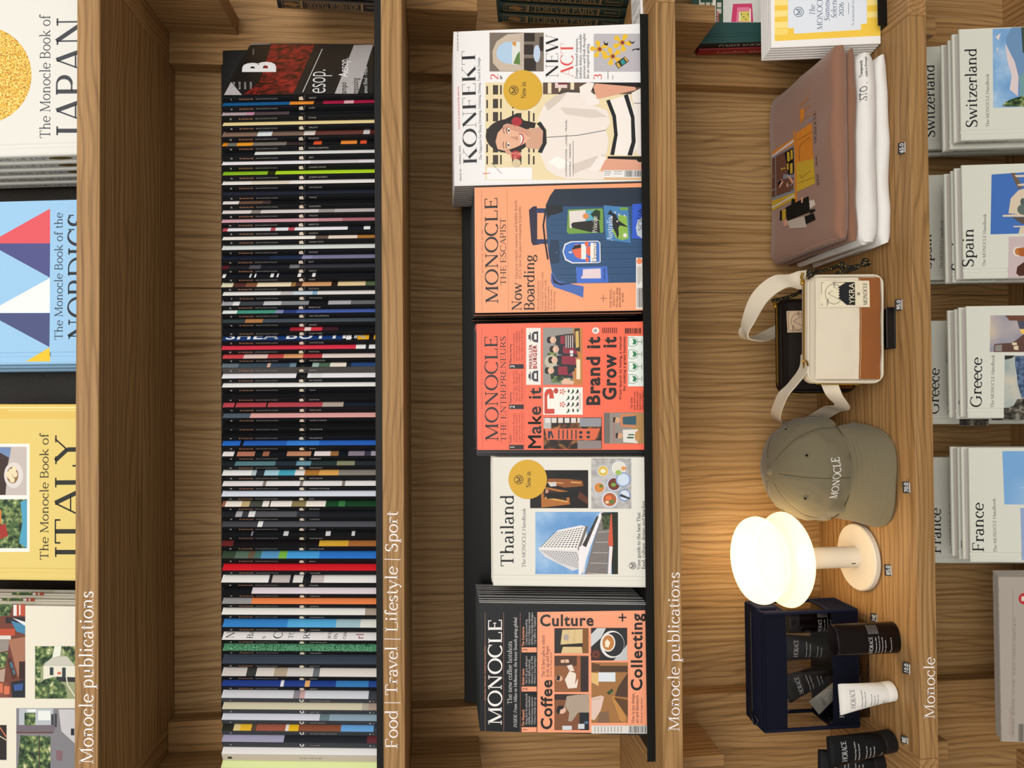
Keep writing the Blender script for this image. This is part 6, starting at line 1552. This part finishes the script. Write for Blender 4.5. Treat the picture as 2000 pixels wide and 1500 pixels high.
h = at(1640, 1366, 1.142).z-S4
cosmetic(Matrix.Translation((-.5105, 1.147, S4+.0026)) @ Matrix.Rotation(R(-4), 4, 'Y') @ Matrix.Rotation(R(4), 4, 'X'), h, .0165, .0262, whitep, whitep, inkd, 'white cosmetic tube standing before the navy wash bag', 'toiletry tubes')
h = at(1614, 1455, 1.147).z-S4
cosmetic(Matrix.Translation((-.5965, 1.150, S4+.0032)) @ Matrix.Rotation(R(-4), 4, 'Y') @ Matrix.Rotation(R(5), 4, 'X'), h, .0185, .0275, blackp, mat('0e0f11', .5), inkw, 'black cosmetic tube standing left of the white one', 'toiletry tubes', .18)
cosmetic(Matrix.Translation((-.6495, 1.185, S4+.0003)), h*.95, .0185, .0275, blackp, mat('0e0f11', .5), inkw, 'black cosmetic tube cut off by the lower frame edge', 'toiletry tubes', .18)
BZ = S4+.0272
tgrey = mat('0d0d10', .3, .3)
cosmetic(Matrix.Translation((-.468, 1.242, BZ+.0012)) @ Matrix.Rotation(R(2), 4, 'Y'), .128, .0165, .025, tgrey, tgrey, inkw, 'upright dark tube inside the wash bag', 'tubes in the wash bag', small=2)
cosmetic(Matrix.Translation((-.503, 1.2475, BZ+.0056)) @ Matrix.Rotation(R(-20), 4, 'Y'), .118, .0145, .026, tgrey, tgrey, inkw, 'tilted dark tube in the middle of the wash bag', 'tubes in the wash bag', small=2)
cosmetic(Matrix.Translation((-.512, 1.2195, BZ+.0070)) @ Matrix.Rotation(R(-38), 4, 'Y'), .088, .010, .0155, mat('8d8a80', .4, .4), mat('8d8a80', .4), inkd, 'small pale tube slanting inside the wash bag', 'tubes in the wash bag', small=3)
plum = mat('0e0608', .25, .25)
def stick(M, W2, D2, H, label, group):
    t = thing('deodorant_stick', label, 'deodorant', M, group)
    n = 48
    def ring(f, z): return [(W2*f*math.copysign(abs(math.cos(2*math.pi*i/n))**.85, math.cos(2*math.pi*i/n)), D2*f*math.copysign(abs(math.sin(2*math.pi*i/n))**.85, math.sin(2*math.pi*i/n)), z) for i in range(n)]
    mb = MB(); mb.loft([ring(.95, 0), ring(1, .002), ring(1, H*.55)], plum)
    def fr(u, v): return (u, -D2*max(0, 1-min(1, abs(u/W2))**2.35)**(1/2.35)-.0003, v)
    def tx(s, x0, x1, z, cp, **k):
        w, polys = layout(s, **k)
        for q in polys: mb.face([fr(x0+(x1-x0)*px/w, z+cp*py/700) for px, py in q], inkw)
    tx('HORACE', -W2*.9, W2*.15, H*.455, .0064, weight=80, thin=36)
    for k, (s, e) in enumerate((('Deodorant 48H', .12), ('Deodorant for men', .2), ('Protection naturelle', .1), ('sans aluminium', -.1), ('75 g net wt 2.6 oz', .05))): tx(s, -W2*.88, W2*e, H*(.395-.05*k-(.04 if k > 3 else 0)), .0022, font='n')
    for k in range(8): tx('ingredients parfum aqua citrus', W2*.32, W2*.86, H*(.50-.022*k), .0011, font='n')
    mb.build('body', t, 40)
    mb = MB(); mb.loft([ring(1.01, H*.553), ring(1.015, H*.56), ring(1.0, H-.004), ring(.985, H-.0012), ring(.95, H)], plum); mb.build('cap', t, 40)
    return t
h = at(1632, 1248, 1.132).z-S4
stick(Matrix.Translation((-.4165, 1.140, S4+.0003)) @ Matrix.Rotation(R(14), 4, 'Z'), .0255, .0165, h, 'dark plum deodorant stick standing before the navy wash bag', 'deodorant sticks')
stick(Matrix.Translation((-.4185, 1.248, BZ+.0004)) @ Matrix.Rotation(R(10), 4, 'Z'), .021, .014, .112, 'dark deodorant stick inside the wash bag', 'deodorant sticks')

# ------------------------------------------------------------------ price tiles
for tx_, (x, y), what in (('65.0', (1768, 288), 'before the folded shirts'), ('95.0', (1762, 595), 'before the cream pouch'), ('70.0', (1777, 952), 'before the olive cap'), ('85.0', (1741, 1114), 'before the table lamp'), ('34E', (1713, 1208), 'behind the deodorant stick'), ('10.0', (1777, 1307), 'between the deodorant stick and white tube'), ('8E', (1773, 1447), 'before the black tube')):
    q = atz(x, y, S4); n = len(tx_)
    M = Matrix.Translation((q.x, q.y, S4+.0003)) @ Matrix.Rotation(R(random.uniform(-6, 6)), 4, 'Z')
    t = thing('price_tag', 'tiny black price tag %s' % what, 'price tag', M, 'price tags on the oak shelf')
    w2 = .0034*n*.5+.0026
    T = Matrix.Rotation(-R(40), 4, 'X')
    mb = MB()
    mb.cbox(-w2, w2, 0, .003, 0, .0105, black, .0008, 2, T=T); mb.box(-w2+.001, w2-.001, -.0012, -.0002, .0001, .0014, mat('c9c6c2', .6)); mb.box(-w2+.001, w2-.001, .002, .0075, .0001, .0015, black)
    wd, polys = layout(tx_, font='n')
    for pl in polys: mb.face([(-w2+.0015+(2*w2-.003)*a/wd, -.0002, .0022+b*.0062/700) for a, b in pl], mat('e4e2de', .6), T=T)
    mb.build('tile', t, 40)

# ------------------------------------------------------------------ handbooks under the lowest lit shelf
hb = mat('d3d4c8', .55, .25, bump=.15, bscale=1500)
def hand(title, x0, W, H, view, label, tl, hl, T=.021):
    M = pose(x0, 1.148, S5+.0006, LEAN2)
    t = thing('handbook', label, 'book', M, 'white country handbooks')
    cm, pm = bound(t, W, H, T, hb, t=.0028, hinge=.0155, inset=.004)
    p = Pr(cm, M, view=view, rough=.5)
    xb, ya, ye, cp, xe = tl; p.text(title, xb, ya, ye, cp, '1c1c20', xe=xe, weight=104, thin=46, seg=14)
    xb, ya, ye, cp, xe = hl; p.text('The MONOCLE Handbook', xb, ya, ye, cp, '242428', xe=xe, weight=95, thin=48)
    q = Pr(cm, M, spine_frame(T), -.0001, rough=.6)
    w, _ = layout(title); q.uvtext(title, (T/2-.0045, H*.95), (0, -H*.30/w), (.0095/700, 0), '2a2a2c')
    return t, cm, pm, p, M
def xl(x, y): return at(x, y, 1.19).x
t, cm, pm, p, Ms = hand('Switzerland', xl(1869, 274), .2055, .2525, (1720, 0, 4.686), 'white handbook titled Switzerland with sky and mountain on its cover, front row', (884, 1168, 438, 102, 876), (993, 1162, 675, 28, 990))
p.poly([(1025, 265), (1420, 248), (1420, 975), (1030, 988)], skyp); p.poly([(1200, 252), (1420, 245), (1420, 890), (1290, 900), (1262, 890), (1258, 700), (1220, 560), (1150, 400), (1150, 340)], '6a8db4'); p.poly([(1140, 400), (1225, 560), (1262, 700), (1255, 880), (1180, 820), (1200, 690), (1160, 560)], 'd8c8c8'); p.polys('d8cccc', [(1050, 340), (1100, 300), (1080, 370)], [(1060, 440), (1075, 430), (1070, 480)]); p.poly([(1270, 700), (1420, 560), (1420, 890), (1280, 880)], '6f9a9c'); p.poly([(1285, 250), (1420, 240), (1420, 560), (1300, 480)], '3a4a44')
p.poly([(1115, 975), (1130, 940), (1200, 905), (1290, 880), (1420, 890), (1420, 975)], leaf)
close(t, cm, pm, 30); sw = t
t, cm, pm, p, Msp = hand('Spain', xl(1864, 545), .209, .2525, (1720, 280, 4.686), 'white handbook titled Spain with a blue building photograph, front row', (850, 1135, 778, 102, 850), (960, 1128, 645, 28, 966))
p.poly([(1015, 285), (1420, 258), (1420, 822), (1005, 833)], '3f6cb4'); p.poly([(1190, 270), (1230, 270), (1300, 400), (1260, 420)], '6a5a4c'); p.polys('d2c2a8', [(1225, 290), (1420, 285), (1420, 305), (1240, 310)], [(1250, 375), (1420, 350), (1420, 385), (1260, 390)], [(1190, 505), (1260, 430), (1420, 380), (1420, 660), (1170, 640)], [(1115, 655), (1420, 640), (1420, 672), (1118, 672)], [(1215, 755), (1420, 752), (1420, 765), (1218, 768)], [(1280, 765), (1420, 765), (1420, 825), (1260, 825)])
p.ell(1300, 535, 22, 34, '4a5a5c', 16); p.ell(1310, 605, 60, 50, '5a6a64', 22); p.ell(1385, 540, 30, 60, '5a6a64', 18); p.poly([(1200, 675), (1290, 735), (1420, 745), (1420, 675)], '5a4e44')
p.poly([(1172, 855), (1420, 848), (1420, 1225), (1165, 1230)], 'c3b1b2'); p.ell(1255, 990, 46, 46, 'd8cfc8', 22); p.ell(1262, 990, 34, 34, 'b8743c', 20); p.poly([(1262, 960), (1420, 935), (1420, 1050), (1270, 1030)], 'a85c2c'); p.poly([(1240, 1190), (1250, 1130), (1320, 1080), (1420, 1060), (1420, 1200), (1270, 1215)], '4a2a1c')
close(t, cm, pm, 30); spn = t
t, cm, pm, p, Mg = hand('Greece', xl(1876, 818), .2045, .2490, (1720, 560, 4.686), 'white handbook titled Greece with a dusk building and a bay, front row', (922, 1105, 648, 100, 926), (1035, 1108, 622, 28, 1042))
p.poly([(1003, 262), (1420, 262), (1420, 598), (998, 598)], ramp_mat('dusk_print', [(.35, '8a8a9c'), (.55, 'b8aca4'), (.7, 'e0c48c')], nscale=11, detail=2)); p.poly([(1140, 263), (1320, 263), (1420, 330), (1420, 390), (1270, 385), (1250, 310), (1180, 310)], '6a4436'); p.poly([(1250, 310), (1420, 330), (1420, 388), (1270, 385)], '4a4a5c'); p.poly([(1270, 388), (1420, 390), (1420, 440), (1290, 430)], 'e8c060'); p.poly([(1040, 525), (1120, 518), (1190, 515), (1240, 490), (1300, 440), (1420, 440), (1420, 598), (1035, 598)], '5a4038'); p.poly([(1050, 535), (1110, 530), (1110, 590), (1045, 590)], '8a8480'); p.poly([(1200, 510), (1245, 510), (1248, 535), (1205, 535)], 'd8c8a8'); p.poly([(1215, 545), (1260, 540), (1260, 580), (1220, 575)], 'd8c8a8')
p.poly([(1135, 628), (1420, 628), (1420, 1216), (1127, 1218)], ramp_mat('bay_sky_print', [(.35, '8a9a9c'), (.55, 'aeb4ac'), (.7, 'd0c4b0')], nscale=16, detail=4)); p.poly([(1135, 630), (1230, 630), (1200, 655), (1135, 668)], '2a2c2a'); p.poly([(1230, 635), (1420, 628), (1420, 1010), (1290, 1020), (1255, 900), (1245, 800), (1228, 700)], ramp_mat('sea_print', [(.4, '34445e'), (.65, '62789a')], nscale=120)); p.poly([(1128, 1110), (1170, 1105), (1215, 1090), (1250, 1030), (1420, 1010), (1420, 1216), (1127, 1216)], ramp_mat('rock_print', [(.38, '1e1e1c'), (.55, '4a463e'), (.7, '8a8478')], nscale=120))
close(t, cm, pm, 30); gr = t
t, cm, pm, p, Mf = hand('France', xl(1879, 1100), .2075, .2490, (1720, 840, 4.686), 'white handbook titled France with two pale blue photographs, front row', (945, 1115, 665, 104, 940), (1063, 1120, 625, 28, 1050))
p.poly([(1113, 193), (1420, 192), (1420, 683), (1132, 680)], ramp_mat('pale_sky_print', [(.35, '74a4d4'), (.65, '9dc0de')], nscale=8, detail=2)); p.poly([(1278, 712), (1420, 714), (1420, 1196), (1292, 1190)], '8ea4c8'); p.line([(1275, 525), (1320, 532)], 3, 'c8d4de')
close(t, cm, pm, 30); fr_ = t
base = {n: (o, o.matrix_basis.copy()) for n, o in (('Switzerland', sw), ('Spain', spn), ('Greece', gr), ('France', fr_))}
near = {'Switzerland': (-.006, .0285), 'Spain': (-.002, .027), 'Greece': (-.002, .0285), 'France': (-.001, .0275)}
rear = {'Switzerland': (1829, 302), 'Spain': (1825, 552), 'Greece': (1826, 828), 'France': (1829, 1094)}
for n, (o, M) in base.items():
    dup(o, Matrix.Translation((near[n][0], near[n][1], -.0)) @ M, 'white handbook directly behind the front one titled %s' % n)
    x, y = rear[n]; rx = at(x, y, 1.325).x
    Mr = pose(rx, 1.2580, S5+.0006, 0)
    dup(o, Mr, 'white handbook titled %s in the raised back row, under the shelf edge' % n)
    if n in ('Switzerland', 'Spain'):
        dup(o, Matrix.Translation((-.003, .026, 0)) @ Mr, 'hindmost white handbook behind the raised one titled %s' % n)

# newspaper at the foot of the frame
M = pose(at(1957, 1455, 1.16).x, 1.135, S5+.0006, LEAN2)
np_ = thing('newspaper', 'grey folded newspaper with a red round emblem at the lowest corner', 'newspaper', M)
npm = mat('a59c92', .8, .1)
Wn = at(1957, 1130, 1.16).x-at(1957, 1455, 1.16).x; Hn = .198
mb = MB(); zt = at(1957, 1300, 1.168).z; Hn = (zt-S5)/math.cos(R(LEAN2))
for k in range(7):
    top_e = [(Wn*i/40, Hn-.0012*k-.0012*abs(noise.noise((i*.5, k*3, 0)))-(.0008 if k else 0)) for i in range(41)]
    mb.prism([(0-.0005*k, 0), (Wn+.0015*k, 0)]+[(u+.001*k, v) for u, v in top_e[::-1]], .0035*k, .0035*k+.003, npm, 'y')
p = Pr(mb, M, view=(1720, 1120, 3.946), rough=.8)
p.text('URBANISM | BUSINESS | CULTURE | DESIGN | FASHION | HOSPITALITY', 1030, 1262, 335, 16, '4a423c', xe=1042, slant=.2)
p.line([(1010, 1275), (1020, 120)], 2, '6a6058'); p.text('MONOCLE SPECIAL EDITION', 1000, 1245, 1030, 10, '8a3a30', xe=1006)
p.barcode(1060, 1160, 1105, 1295, '3a342e', 14); p.ell(1108, 195, 46, 45, 'b03034', 24); p.ell(1105, 195, 12, 12, 'd8cfc4', 10)
for a in range(5): p.ell(1105+16*math.cos(a*1.256), 195+16*math.sin(a*1.256), 9, 9, 'd8cfc4', 10, up=0)
mb.build('pages', np_)
bpy.context.view_layer.update()
